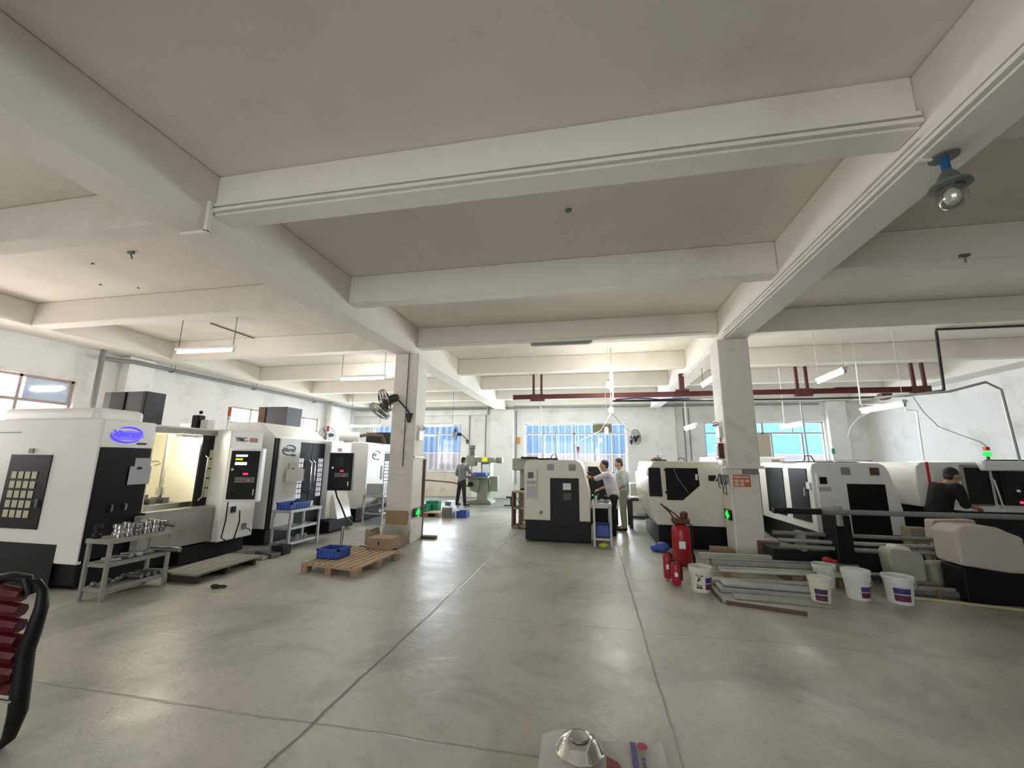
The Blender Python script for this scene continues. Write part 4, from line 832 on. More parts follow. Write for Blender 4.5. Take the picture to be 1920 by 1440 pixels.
# bar feeder
t = thing('bar_feeder', 'long dark tube bar feeder on a black post beside the lathes', 'bar feeder', (3.3, 6.6, 0))
MB().cyl((2.50, 6.6, .93), (5.95, 6.6, .935), .035, n=14).build('feed_tube', 'pipegrey', t, True)
MB().cyl((2.50, 6.6, .93), (3.1, 6.6, .93), .042, n=14).build('tube_sleeve', 'dgrey', t, True)
MB().box(3.28, 3.50, 6.68, 7.0, 0, .88, .02).box(3.22, 3.56, 6.64, 7.04, .0, .06, .01).build('post', 'black', t)
MB().cyl((3.36, 6.7, .74), (3.36, 6.7, 1.0), .05).build('clamp', 'rackpaint', t, True)
for z, y, m in ((.58, 6.95, 'pipegrey'), (.50, 6.8, 'galv'), (.43, 6.75, 'rackpaint')): MB().cyl((2.6, y, z), (5.2, y, z-.02), .028, n=10).build('lower_rail', m, t, True)
MB().box(2.55, 4.7, 6.9, 7.3, .10, .36, .02).build('trough', 'dgrey', t)
MB().box(2.9, 2.96, 6.8, 7.0, .36, .62).build('support_leg', 'rackpaint', t); MB().box(4.45, 4.51, 6.8, 7.0, 0, .5).build('support_leg', 'rackpaint', t); MB().box(2.62, 2.70, 6.95, 7.2, 0, .12).build('support_leg', 'rackpaint', t)
# bin by feeder
t = thing('coolant_bin', 'milky plastic bin with a lid hump below the bar feeder', 'bin', (4.05, 6.55, 0))
MB().prism([(3.82, .0), (4.18, .0), (4.18, .42), (4.12, .46), (3.82, .50), (3.78, .44)], 'y', 6.50, 6.72, .02).build('body', 'translucent', t)
MB().prism([(3.85, .48), (4.08, .46), (4.05, .52), (3.90, .54)], 'y', 6.52, 6.70, .02).build('lid', 'cream', t)
tag(MB().box(4.24, 4.55, 6.50, 6.68, .0, .36, .06, seg=3).build('drip_tray', 'olive'), 'olive drip pan next to the milky bin', 'tray')
tag(MB().box(4.92, 5.18, 7.85, 8.05, .0, .60).build('wooden_plank', 'lcard'), 'bare wooden board standing between the two lathes at the wall', 'plank')
# ================================================================= MILLING MACHINE AND BACK OF THE HALL
mx, my = -4.15, 15.4
t = thing('milling_machine', 'grey green knee mill that the man in grey works at', 'machine', (mx, my, 0))
MB().prism([(mx-.55, 0), (mx+.45, 0), (mx+.40, .10), (mx+.28, .16), (mx+.25, 1.0), (mx-.1, 1.0), (mx-.12, .16), (mx-.55, .10)], 'y', my-.3, my+.5, .02).build('base_casting', 'mill', t)
MB().box(mx-.05, mx+.32, my-.1, my+.5, .9, 1.55, .04).build('column', 'mill', t)
MB().prism([(mx-.35, .50), (mx-.05, .40), (mx-.0, .90), (mx-.42, .92)], 'y', my-.45, my+.2, .02).build('knee', 'mill', t)
MB().box(mx-.65, mx+.35, my-.55, my-.25, .93, 1.02, .01).build('table', 'dirtysteel', t)
MB().box(mx-.7, mx+.55, my-.35, my+.5, 1.52, 1.70, .04).build('ram', 'mill', t)
MB().cyl((mx+.55, my, 1.60), (mx+.78, my, 1.60), .11, n=16).build('ram_end', 'mill', t)
MB().lathe([(.10, 0), (.13, .06), (.13, .32), (.16, .34), (.16, .42), (.10, .46)], (mx-.38, my-.15, 1.70), 18).build('motor', 'fangrey', t, True)
MB().box(mx-.55, mx-.2, my-.4, my, 1.38, 1.78, .04).build('head', 'rackpaint', t)
MB().cyl((mx-.38, my-.25, 1.05), (mx-.38, my-.25, 1.4), .045).build('spindle', 'steel', t)
MB().cyl((mx-.3, my-.62, .72), (mx-.3, my-.48, .72), .09, n=16).build('hand_wheel', 'dgrey', t)
MB().box(mx+.32, mx+.62, my-.1, my+.2, .45, 1.0, .02).build('electric_box', 'mill', t)
MB().box(mx+.08, mx+.28, my-.42, my-.36, 1.55, 1.72, .01).build('readout', 'led_yellow', t)
tag(MB().box(mx-.28, mx+.30, my-.62, my-.42, 1.03, 1.15, .03).build('chip_basin', 'blue'), 'blue plastic basin clipped to the knee mill table', 'basin') 
tag(MB().box(mx+.12, mx+.38, my-.48, my-.46, 1.15, 1.45).build('paper_sheet', 'paper'), 'white drawing sheet stuck on the knee mill', 'paper')
conduit([(-8.2, 15.6, .7), (-7.4, 15.6, .78), (-6.4, 15.6, .80), (-5.4, 15.5, .74), (-4.6, 15.4, .6)], .03, 'rust', 'dark round bar bowed between the back machines', 'bar', 'steel_bar')
tag(MB().tube([(-2.6, 16.6, .02), (-2.2, 17.4, 1.2)], .018, 6).box(-2.95, -2.3, 16.4, 16.6, 0, .04).build('floor_squeegee', 'wire'), 'long handled squeegee leaning on the far wall', 'broom')
t = thing('stool', 'small dark stool in front of the far pilaster', 'stool', (-2.9, 14.8, 0))
MB().lathe([(.18, 0), (.2, .02), (.2, .05)], (-2.9, 14.8, .28), 16).build('seat', 'dgrey', t); MB().cyl((-2.9, 14.8, .02), (-2.9, 14.8, .3), .03).box(-3.15, -2.65, 14.75, 14.85, 0, .03).build('stand', 'dgrey', t)
# olive machine behind the first lathe
t = thing('drill_press', 'olive grey column drill standing behind the first lathe', 'machine', (-1.85, 11.4, 0))
MB().box(-2.18, -1.45, 11.2, 11.9, 1.33, 1.66, .04).build('head', 'olive', t); MB().box(-1.98, -1.55, 11.3, 11.8, .0, 1.35, .03).build('column', 'mill', t)
MB().box(-1.95, -1.5, 11.22, 11.34, .75, .85).box(-1.92, -1.45, 11.1, 11.9, 1.66, 1.70).build('bracket', 'dgrey', t)
t = thing('wooden_crate', 'narrow brown crate shelf standing against the first lathe', 'crate', (-1.75, 10.2, 0))
for z in (.02, .44, .82): MB().box(-1.95, -1.5, 10.0, 10.4, z, z+.04).build('shelf_board', 'wood', t)
MB().box(-1.95, -1.91, 10.0, 10.4, .02, .84).box(-1.78, -1.74, 10.0, 10.4, .02, .84).build('side_board', 'dwood', t)
# equipment behind lathe B at back
t = thing('tool_cabinet', 'olive cabinet behind the man in pale grey', 'cabinet', (1.4, 12.8, 0))
MB().box(1.05, 1.85, 12.4, 13.2, .03, .98, .02).build('body', 'olive', t); MB().box(1.1, 1.45, 12.385, 12.4, .1, .9).box(1.48, 1.8, 12.385, 12.4, .1, .9).build('door', 'olive', t)
t = thing('grinder', 'pale grinding machine with hanging hoses beside the third window wall', 'machine', (1.75, 13.6, 0))
MB().box(1.35, 2.3, 13.4, 14.0, .0, 1.3, .03).box(1.45, 2.3, 13.3, 13.8, 1.3, 1.62, .05).build('body', 'cream', t)
for k in range(4): MB().tube([(1.75+k*.07, 13.32, 1.62), (1.62+k*.07, 13.27, 1.3), (1.58+k*.08, 13.27, 1.05), (1.7+k*.07, 13.3, 1.0)], .022, 6).build('hose', ('lcard', 'rust', 'bucketcream', 'rust')[k], t, True)

# ================================================================= WORK TABLES
def steel_table(x0, x1, y0, y1, h, label, shelves=(.25,), m='galv', leg=.022, lip=.05, cat='table', name='work_table'):
    t = thing(name, label, cat, ((x0+x1)/2, (y0+y1)/2, 0))
    MB().box(x0, x1, y0, y1, h-.05, h, .006).build('table_top', m, t)
    for z in shelves: MB().box(x0+.03, x1-.03, y0+.03, y1-.03, z-.045, z, .004).build('shelf', m, t)
    for x in (x0+.03, x1-.03):
        for y in (y0+.03, y1-.03): MB().box(x-leg, x+leg, y-leg, y+leg, 0, h-.04, .004).build('leg', m, t)
    return t
steel_table(-5.70, -5.34, 3.86, 4.60, .66, 'grey three tier cart loaded with metal parts by the first machine', (.40, .14), 'rackpaint', .018, name='tool_cart', cat='cart')
steel_table(-5.66, -5.26, 6.60, 7.45, .68, 'grey steel table carrying the shallow blue crate', (.38, .12), 'galv', .02)
steel_table(-5.62, -5.05, 9.5, 10.5, .72, 'grey steel table with stacked aluminium profiles behind the pillar', (.30,), 'galv', .02)
steel_table(-.03, .34, 8.25, 9.1, .80, 'steel table beside the first lathe where the men stand', (.16,), 'galv', .022)
t = steel_table(.86, 1.36, 10.65, 11.3, .70, 'dark wooden stool-like table near the windowed lathe', (.3,), 'stoolwood', .04)
tag(MB().box(.9, 1.32, 10.7, 11.2, .702, .73, .01).build('metal_tray', 'dirtysteel'), 'oily steel tray lying on the dark brown table', 'tray')
# parts on cart
ORD = ('first', 'second', 'third', 'fourth', 'fifth', 'sixth', 'seventh', 'eighth', 'ninth')
def turned(x, y, z, r, h, label, grp, m='steel', name='turned_part', sq=1.0):
    return tag(MB().lathe([(r, 0), (r, h*.25), (r*.65, h*.35), (r*.6, h*.6), (r*.95, h*.7), (r*.95, h), (r*.4, h)], (x, y, z), 16).build(name, m, smooth=True), label, 'metal part', grp)
k = 0
for i in range(6):
    for j in range(2):
        if (i, j) == (0, 0): continue
        x = -5.60+j*.15; y = 3.99+i*.098+j*.03
        turned(x, y, .661, .037+.005*((i*3+j) % 3), .12+.012*((i+j) % 3), 'turned part on the cart top, %s in the %s row' % (ORD[i], ('wall side', 'aisle side')[j]), 'turned steel parts on the cart top', 'steel' if (i+j) % 3 else 'dirtysteel')
turned(-5.62, 3.91, .661, .042, .15, 'dark tall cylinder standing alone at the cart end', None, 'dgrey', 'steel_cylinder')
for i in range(5):
    T = rotz((-5.52, 4.04+i*.11, .42), .4*i)
    tag(MB().box(-5.63, -5.42, 4.0+i*.11, 4.07+i*.11, .401, .43+.01*(i % 3), .006, T).build('metal_plate', 'steel' if i % 2 else 'galv'), 'loose steel plate on the cart middle tier, %s from the cart front' % ORD[i], 'metal part', 'steel plates on the cart middle tier')
for i in range(5):
    y = 3.93+i*.075
    tag(MB().ball((-5.57+.04*(i % 2), y, .171), .03+.004*(i % 2)).build('steel_ball', 'dirtysteel', smooth=True), 'small round steel part on the cart bottom tier, %s from the front' % ORD[i], 'metal part', 'round parts on the cart bottom tier')
for i in range(4):
    tag(MB().cyl((-5.62, 4.26+i*.08, .172), (-5.38, 4.30+i*.08, .172), .028, n=10).build('steel_bar', 'steel' if i % 2 else 'dirtysteel', smooth=True), 'short steel bar on the cart bottom tier, %s from the front' % ORD[i], 'metal part', 'steel bars on the cart bottom tier')
tag(MB().cyl((-5.56, 4.50, .432), (-5.18, 4.56, .432), .03, n=12).build('steel_bar', 'steel', smooth=True), 'bright steel bar poking out of the cart middle tier', 'metal part')
tag(MB().tube([(-5.5, 4.52, .70), (-5.46, 4.58, .74), (-5.40, 4.64, .72)], .04, 8).build('machine_arm', 'dirtysteel', smooth=True), 'dark rounded casting lying at the far end of the cart top', 'metal part')
def crate(x0, x1, y0, y1, z0, h, m, label, group=None):
    t = thing('plastic_crate', label, 'crate', ((x0+x1)/2, (y0+y1)/2, z0), group); w = .012; s = .015
    b = MB().box(x0+s, x1-s, y0+s, y1-s, z0, z0+.01)
    b.box(x0+s, x1-s, y0+s, y0+s+w, z0, z0+h).box(x0+s, x1-s, y1-s-w, y1-s, z0, z0+h).box(x0+s, x0+s+w, y0+s, y1-s, z0, z0+h).box(x1-s-w, x1-s, y0+s, y1-s, z0, z0+h)
    rb = b
    b = MB().box(x0, x1, y0, y0+.03, z0+h-.025, z0+h).box(x0, x1, y1-.03, y1, z0+h-.025, z0+h).box(x0, x0+.03, y0, y1, z0+h-.025, z0+h).box(x1-.03, x1, y0, y1, z0+h-.025, z0+h)
    b.build('crate_rim', m, t)
    b = rb; n = max(3, int((x1-x0)/.07))
    for i in range(n+1):
        x = x0+s+(x1-x0-2*s)*i/n; b.box(x-.004, x+.004, y0+s-.008, y0+s, z0+.005, z0+h-.02).box(x-.004, x+.004, y1-s, y1-s+.008, z0+.005, z0+h-.02)
    n = max(3, int((y1-y0)/.07))
    for i in range(n+1):
        y = y0+s+(y1-y0-2*s)*i/n; b.box(x1-s, x1-s+.008, y-.004, y+.004, z0+.005, z0+h-.02).box(x0+s-.008, x0+s, y-.004, y+.004, z0+.005, z0+h-.02)
    b.build('crate_body', m, t); return t
crate(-5.62, -5.30, 6.64, 7.16, .681, .12, 'blue', 'shallow blue crate sitting on the grey steel table')
tag(MB().box(-5.46, -5.34, 7.18, 7.28, .681, .79, .01).build('white_block', 'plasticw'), 'white plastic block beside the blue crate on the table', 'block')
tag(MB().box(-5.55, -5.32, 6.9, 7.2, .381, .40, .004, rotz((-5.45, 7.05, .38), .3)).build('metal_plate', 'steel'), 'shiny steel plate on the middle shelf below the blue crate', 'metal part')
for i in range(4): turned(-5.52+.07*(i % 2), 6.95+.11*i, .121, .035, .06, 'small pale part on the bottom shelf below the blue crate, %s from the front' % ORD[i], 'pale parts below the blue crate', 'galv')
for i in range(9):
    h = .27-.03*i if i < 6 else .06
    tag(MB().box(-5.56, -5.10, 9.56+i*.095, 9.63+i*.095, .721, .721+h, .006).build('aluminium_profile', 'galv'), 'pale aluminium profile on the table behind the pillar, %s counted from the tallest end' % ORD[i], 'metal part', 'aluminium profiles on the table')
for i in range(4):
    tag(MB().box(-5.5+.08*i, -5.2+.05*i, 9.6+.2*i, 9.75+.2*i, .301, .36, .01, rotz((-5.4, 9.7+.2*i, .3), .5*i)).build('metal_part', 'steel' if i % 2 else 'dirtysteel'), 'jumbled steel part on the lower shelf behind the pillar, %s from the front' % ORD[i], 'metal part', 'jumbled parts on the shelf behind the pillar')
t = thing('vice', 'dark machine vice on the steel table beside the men', 'vice', (.15, 8.5, .80)); MB().box(.0, .3, 8.45, 8.6, .801, .85, .01).build('vice_base', 'dirtysteel', t); MB().box(.05, .12, 8.45, 8.58, .85, .95, .01).box(.2, .26, 8.45, 8.58, .85, .93, .01).build('jaw', 'dgrey', t)
turned(.05, 8.33, .801, .04, .13, 'bright turned cylinder on the steel table beside the men', None)
turned(.24, 8.32, .801, .035, .06, 'short turned ring on the steel table beside the men', None, 'dirtysteel')
crate(.02, .30, 8.35, 8.75, .161, .22, 'blue', 'small blue crate on the lower shelf beside the men')
tag(MB().ball((.16, 8.16, .053), .053, (1.7, 1.2, .95), 12).build('yellow_bag', 'yellow_pipe', smooth=True), 'crumpled yellow bag on the floor beneath the steel table', 'bag')
# ================================================================= FLOOR OBJECTS
# wooden step platform before machine 1
t = thing('step_platform', 'low grey wooden step platform in front of the open machine', 'platform', (-5.3, 5.2, 0))
q = [(-5.50, 4.66), (-4.96, 4.64), (-5.0, 5.72), (-5.60, 5.78)]
for i in range(4):
    a = i/4; c = (i+1)/4-.02
    def lp(u, v): 
        x0 = q[0][0]*(1-u)+q[1][0]*u; y0 = q[0][1]*(1-u)+q[1][1]*u; x1 = q[3][0]*(1-u)+q[2][0]*u; y1 = q[3][1]*(1-u)+q[2][1]*u
        return (x0*(1-v)+x1*v, y0*(1-v)+y1*v)
    MB().prism([lp(a, 0), lp(c, 0), lp(c, 1), lp(a, 1)], 'z', .10, .125).build('board', 'greyboard', t)
for (x0, x1, y0) in ((-5.46, -4.99, 4.68), (-5.5, -5.05, 5.64), (-5.46, -5.02, 5.15)): MB().box(x0, x1, y0, y0+.06, 0, .10, .01).build('bearer', 'stoolwood', t)
tag(MB().ball((-4.62, 4.60, .025), .03, (2.2, 1.1, .8), 12).ball((-4.55, 4.63, .02), .025, (2.6, 1.2, .6), 12).build('dark_rag', 'foam', smooth=True), 'crumpled dark rag lying alone on the floor before the platform', 'rag')
t = thing('scrap_pile', 'small pile of dark plates and offcuts beside the step platform', 'metal scrap', (-5.35, 6.1, 0))
for i, (x, y, w, d, h, a) in enumerate(((-5.45, 6.0, .6, .22, .04, .1), (-5.3, 6.2, .45, .16, .07, -.3), (-5.2, 6.38, .22, .2, .15, .0), (-5.55, 6.25, .35, .12, .10, .5))):
    MB().box(x-w/2, x+w/2, y-d/2, y+d/2, .002, h, .006, rotz((x, y, 0), a)).build('plate', ('slate', 'dirtysteel', 'dgrey', 'rackpaint')[i], t)
tag(MB().cyl((-4.67, 7.3, 0), (-4.67, 7.3, .33), .032, n=12).lathe([(.05, 0), (.05, .008)], (-4.67, 7.3, 0), 14).build('floor_post', 'steel', smooth=True), 'short bare steel post standing on the floor behind the pallet', 'post')
# pallet
t = thing('wooden_pallet', 'light wooden pallet on the aisle floor carrying a blue crate', 'pallet', (-3.65, 6.05, 0))
A, B, C, D4 = Vector((-4.14, 5.50)), Vector((-3.16, 5.36)), Vector((-3.10, 6.50)), Vector((-4.10, 6.70))
def pq(u, v): return (A*(1-u)+B*u)*(1-v)+(D4*(1-u)+C*u)*v
for i in range(9):
    a = i/9+.008; c = (i+1)/9-.022
    MB().prism([tuple(pq(a, 0)), tuple(pq(c, 0)), tuple(pq(c, 1)), tuple(pq(a, 1))], 'z', .108, .128).build('deck_board', 'wood', t)
for v in (0, .46, .91):
    MB().prism([tuple(pq(0, v)), tuple(pq(1, v)), tuple(pq(1, v+.09)), tuple(pq(0, v+.09))], 'z', .088, .108).build('stringer_board', 'wood', t)
    for u in (.01, .44, .88):
        MB().prism([tuple(pq(u, v)), tuple(pq(u+.11, v)), tuple(pq(u+.11, v+.10)), tuple(pq(u, v+.10))], 'z', 0, .088, .006).build('block', 'card', t)
ct = crate(-4.07, -3.70, 5.72, 6.05, .129, .14, 'blue', 'blue crate sitting on the light wooden pallet')
t = thing('cardboard_box', 'brown cardboard box standing on the pallet corner', 'box', (-3.4, 6.6, .13))
MB().box(-3.72, -3.28, 6.52, 6.86, .129, .30, .004).build('carton', 'card', t); MB().box(-3.51, -3.49, 6.516, 6.521, .19, .25).build('hand_hole', 'black', t); MB().box(-3.72, -3.28, 6.68, 6.70, .3005, .302).build('tape', 'lcard', t)
for i in range(2): tag(MB().box(-4.15+.1*i, -3.76, 6.78+.09*i, 6.83+.09*i, .0+.0, .05+.05*i, .006).build('steel_block', 'dirtysteel'), 'dark steel bar sticking out behind the brown cardboard box, %s one' % ('lower', 'upper')[i], 'metal part', 'dark bars behind the brown box')
t = thing('open_carton', 'open torn carton with packing lying against the fan pillar', 'box', (-3.8, 7.3, 0))
MB().box(-4.02, -3.48, 7.15, 7.60, .02, .05).build('bottom', 'lcard', t)
for (p0, p1, p2, p3) in (((-4.02, 7.60, .03), (-3.50, 7.60, .03), (-3.50, 7.68, .34), (-4.02, 7.68, .34)), ((-4.02, 7.15, .03), (-4.02, 7.60, .03), (-4.10, 7.62, .30), (-4.12, 7.15, .22)), ((-3.48, 7.15, .03), (-3.48, 7.60, .03), (-3.44, 7.60, .28), (-3.42, 7.15, .14)), ((-4.02, 7.15, .03), (-3.48, 7.15, .03), (-3.40, 7.02, .10), (-3.98, 7.05, .14))):
    b = MB(); vs = [b.bm.verts.new(v) for v in (p0, p1, p2, p3)]; b.bm.faces.new(vs); r = bmesh.ops.solidify(b.bm, geom=b.bm.faces[:], thickness=.008); b.build('flap', 'lcard' if p0[1] < 7.5 else 'column', t)
MB().ball((-3.72, 7.35, .08), .07, (2.2, 1.5, .5)).ball((-3.6, 7.3, .10), .05, (1.5, 1.3, .7)).build('packing', 'wood', t, True)
tag(MB().box(-4.24, -4.12, 7.35, 7.6, .0, .30, .02).build('grey_canister', 'rackpaint'), 'grey canister beside the open carton', 'canister')
tag(MB().box(-4.02, -3.56, 7.69, 7.718, .34, .60, .004).build('chipboard_panel', mat('chipboard', (.34, .25, .13), .85, var=.3, scale=14)), 'rough chipboard panel leaning on the front of the fan pillar', 'board')
# far left-centre group
t = thing('wooden_pallet', 'small dark pallet with green crates near the back', 'pallet', (-4.6, 11.6, 0))
MB().box(-5.05, -4.30, 11.3, 12.1, .10, .13).build('deck', 'lcard', t)
for x0 in (-5.05, -4.72, -4.40): MB().box(x0, x0+.1, 11.3, 12.1, 0, .10).build('bearer', 'dwood', t)
crate(-5.0, -4.68, 11.35, 11.75, .131, .18, 'green', 'front green plastic crate on the small dark pallet'); crate(-4.9, -4.5, 11.78, 12.05, .131, .26, 'green', 'taller green plastic crate at the rear of the small pallet')
for i in range(6): tag(MB().box(-4.48+i*.035-.0, -4.46+i*.035, 12.3, 12.7, .0, .34, .003).build('steel_plate', 'galv'), 'upright pale plate beyond the green crates, %s of the row from the pillar' % ORD[i], 'metal part', 'upright plates beyond the green crates')
for i in range(8): tag(MB().box(-4.16+i*.04, -4.14+i*.04, 11.2, 11.55, .0, .30-.01*(i % 3), .003).build('steel_plate', 'galv' if i % 2 else 'rackpaint'), 'upright steel plate beside the small blue crate, %s of the row from the pillar' % ORD[i], 'metal part', 'upright plates next to the small blue crate')
crate(-3.80, -3.50, 11.35, 11.7, .0, .18, 'blue', 'small blue crate on the floor behind the man in grey')
t = thing('floor_grinder', 'dark pedestal grinder half hidden behind the fan pillar', 'machine', (-5.75, 13.0, 0))
MB().box(-5.95, -5.70, 12.9, 13.2, 0, 1.15, .02).build('pedestal', 'rust', t); MB().cyl((-6.0, 12.95, 1.3), (-5.6, 12.95, 1.3), .12, n=16).build('wheel', 'dgrey', t); MB().box(-5.9, -5.72, 12.85, 12.89, 1.0, 1.2).build('notice', 'paper', t)
# extinguishers
def extinguisher(x, y, r, h, label, trolley=False):
    t = thing('fire_extinguisher', label, 'fire extinguisher', (x, y, 0))
    MB().lathe([(r*.9, 0), (r, .02), (r, h*.80), (r*.92, h*.87), (r*.6, h*.94), (r*.3, h*.97)], (x, y, .02), 24).build('cylinder', 'red', t, True)
    MB().cyl((x, y, h*.95), (x, y, h*1.05), r*.22).build('valve', 'brass', t)
    MB().box(x-r*.9, x+r*.3, y-.012, y+.012, h*1.03, h*1.06, .004).box(x-r*.8, x+r*.3, y-.012, y+.012, h*1.08, h*1.11, .004).build('lever', 'black' if not trolley else 'darkred', t)
    MB().tube([(x+r*.3, y, h*1.02), (x+r*1.1, y-.02, h*.98), (x+r*1.12, y-.02, h*.6), (x+r*1.05, y-.02, h*.25)], .012, 6).build('hose', 'black', t, True)
    MB().box(x-r*.45, x+r*.2, y-r*1.02, y-r*.85, h*.42, h*.60, .003).build('sticker', 'paper', t)
    if trolley:
        MB().box(x-r*.9, x+r*.9, y-.08, y+.08, h*1.0, h*1.14, .02).build('valve_guard', 'maroon', t)
        MB().tube([(x-r*.6, y+.04, h*1.1), (x-r*1.1, y-.02, h*1.28), (x-r*2.1, y-.12, h*1.50)], .012, 6).build('pull_handle', 'darkred', t, True)
        MB().tube([(x+r*.1, y+.04, h*1.1), (x-r*.6, y-.0, h*1.25), (x-r*1.9, y-.10, h*1.46)], .012, 6).build('pull_handle', 'darkred', t, True)
        for s in (-1, 1): MB().cyl((x+s*(r+.02), y+.1, .08), (x+s*(r+.05), y+.1, .08), .08, n=18).build('wheel', 'black', t)
        MB().lathe([(.03, 0), (.06, .02), (.06, .1), (.03, .12)], (x+r*.4, y, h*1.12), 14).build('neck_cap', 'maroon', t)
    return t
extinguisher(1.36, 7.22, .145, .62, 'large red wheeled fire extinguisher with a raised pull handle', True)
extinguisher(.98, 6.30, .055, .34, 'small red fire extinguisher at the side of the large wheeled one')
extinguisher(1.04, 6.02, .062, .29, 'small red fire extinguisher standing foremost before the wheeled one')
tag(MB().ball((1.20, 8.1, .09), .09, (1.3, 1.2, 1.0)).ball((1.08, 8.15, .06), .07, (1.3, 1.3, .9)).build('blue_bag', 'blue', smooth=True), 'crumpled blue plastic bag on the floor behind the extinguishers', 'bag')
tag(MB().box(1.95, 2.28, 7.75, 8.0, .0, .17, .01).build('cardboard_box', 'card'), 'flattened brown box on the floor under the plug cables', 'box')
# long pale beams on blocks
for k, (x0, y0, x1, y1, z, w, m, lab) in enumerate(((1.55, 6.95, 3.6, 7.05, .16, .11, 'zinc', 'rear pale square steel beam lying on blocks'), (1.62, 6.62, 3.5, 6.70, .15, .12, 'slate', 'middle grey steel beam lying on blocks'), (1.66, 6.40, 3.3, 6.46, .12, .08, 'zinc', 'front thin pale steel beam lying on blocks'))):
    a = math.atan2(y1-y0, x1-x0); L_ = math.hypot(x1-x0, y1-y0); T = Matrix.Translation((x0, y0, z)) @ Matrix.Rotation(a, 4, 'Z')
    b = MB(); th = .008
    b.box(0, L_, -w/2, w/2, 0, th, T=T).box(0, L_, -w/2, w/2, w*.75-th, w*.75, T=T).box(0, L_, -w/2, -w/2+th, 0, w*.75, T=T).box(0, L_, w/2-th, w/2, 0, w*.75, T=T)
    tag(b.build('steel_beam', m), lab, 'steel beam')
for k, x in enumerate((1.80, 2.55, 3.1)):
    tag(MB().box(x, x+.12, 6.33, 7.1 if k == 0 else 6.88, .0, (.12, .115, .115)[k], .006).build('wood_bearer', 'dwood' if k else 'card'), 'wooden bearer %s' % ('under the steel beams close to the cream bucket', 'under the middle of the pale steel beams', 'under the far end of the pale steel beams')[k], 'wood block')
def strip(name, x0, y0, x1, y1, z, w, h, m, lab, cat='metal part', ang=False):
    a = math.atan2(y1-y0, x1-x0); L_ = math.hypot(x1-x0, y1-y0); T = Matrix.Translation((x0, y0, z)) @ Matrix.Rotation(a, 4, 'Z')
    b = MB()
    if ang: b.box(0, L_, -w/2, w/2, 0, .006, T=T).box(0, L_, -w/2, -w/2+.006, 0, h, T=T)
    else: b.box(0, L_, -w/2, w/2, 0, h, min(.006, h*.3), T=T)
    return tag(b.build(name, m), lab, cat)
strip('steel_sheet', 1.50, 6.20, 2.75, 6.22, .03, .16, .05, 'slate', 'rusty edged grey sheet nearest to the steel beams')
strip('steel_sheet', 1.52, 5.98, 2.70, 5.88, .0, .26, .05, 'slate', 'broad grey sheet stack lying on the floor behind the white bucket')
strip('steel_sheet', 1.58, 6.02, 2.75, 5.93, .055, .20, .03, 'galv', 'paler grey sheet on top of the broad stack')
strip('steel_sheet', 1.62, 5.70, 2.6, 5.62, .0, .22, .02, 'slate', 'thin flat sheet lying in front of the broad stack')
strip('angle_iron', 1.46, 5.42, 2.20, 5.22, .0, .05, .04, 'rust', 'rusty angle iron lying foremost on the floor', ang=True)
strip('angle_iron', 1.45, 6.14, 1.44, 5.42, .0, .05, .05, 'dirtysteel', 'dark angle iron lying towards the camera beside the cream bucket', ang=True)
# buckets
def bucket(x, y, z, r, h, label, m='plasticw', lab=None, la=-1.9, lid=False, stack=0):
    t = thing('plastic_bucket', label, 'bucket', (x, y, z))
    MB().lathe([(r*.80, 0), (r*.96, h*.84), (r*1.03, h*.845), (r*1.03, h*.87), (r*.98, h*.875), (r, h*.93), (r*1.05, h*.935), (r*1.05, h)] + ([(r*1.0, h*1.0)] if lid else [(r*.98, h), (r*.93, h*.85), (r*.74, .02)]), (x, y, z), 32).build('tub', m, t, True)
    if lid: MB().lathe([(r*1.06, h*.96), (r*1.06, h*1.03), (r*.96, h*1.04), (r*.94, h*1.02)], (x, y, z), 32).build('lid', m, t, True)
    if lab:
        for k, (z0, z1, mm) in enumerate(((.12, .36, 'label_red'), (.36, .385, 'paper'), (.385, .60, lab))):
            b = MB(); n = 10; w = .62
            def pt(a, zz, o): rr = r*(.80+.16*zz/.84)+o; return (x+rr*math.cos(a), y+rr*math.sin(a), z+h*zz)
            for i in range(n):
                a0 = la-w+2*w*i/n; a1 = la-w+2*w*(i+1)/n
                vs = [b.bm.verts.new(p_) for p_ in (pt(a0, z0, .002), pt(a1, z0, .002), pt(a1, z1, .002), pt(a0, z1, .002), pt(a0, z0, .0), pt(a1, z0, .0), pt(a1, z1, .0), pt(a0, z1, .0))]
                for f_ in ((0, 1, 2, 3), (3, 2, 6, 7), (0, 4, 5, 1)): b.bm.faces.new([vs[i_] for i_ in f_])
            b.build('label_band', mm, t)
    if stack:
        MB().lathe([(r*1.0, h*.99), (r*1.02, h*1.10), (r*1.10, h*1.11), (r*1.10, h*1.16), (r*1.06, h*1.17), (r*1.08, h*1.27), (r*1.0, h*1.28)], (x, y, z), 32).build('nested_bucket', m, t, True)
    hs = [(x+r*1.06*math.cos(a), y+r*1.06*math.sin(a), z+h*(.86-.22*math.sin(PI*i/12))) for i, a in enumerate([PI+PI*j/12 for j in range(13)])]
    MB().tube(hs, .004, 5).build('wire_handle', 'plasticw', t, True)
    return t
b1 = bucket(1.31, 5.88, 0, .135, .29, 'cream bucket with scribbled writing beside the small extinguishers', 'bucketcream', 'label_blue', -.75)
b = MB()
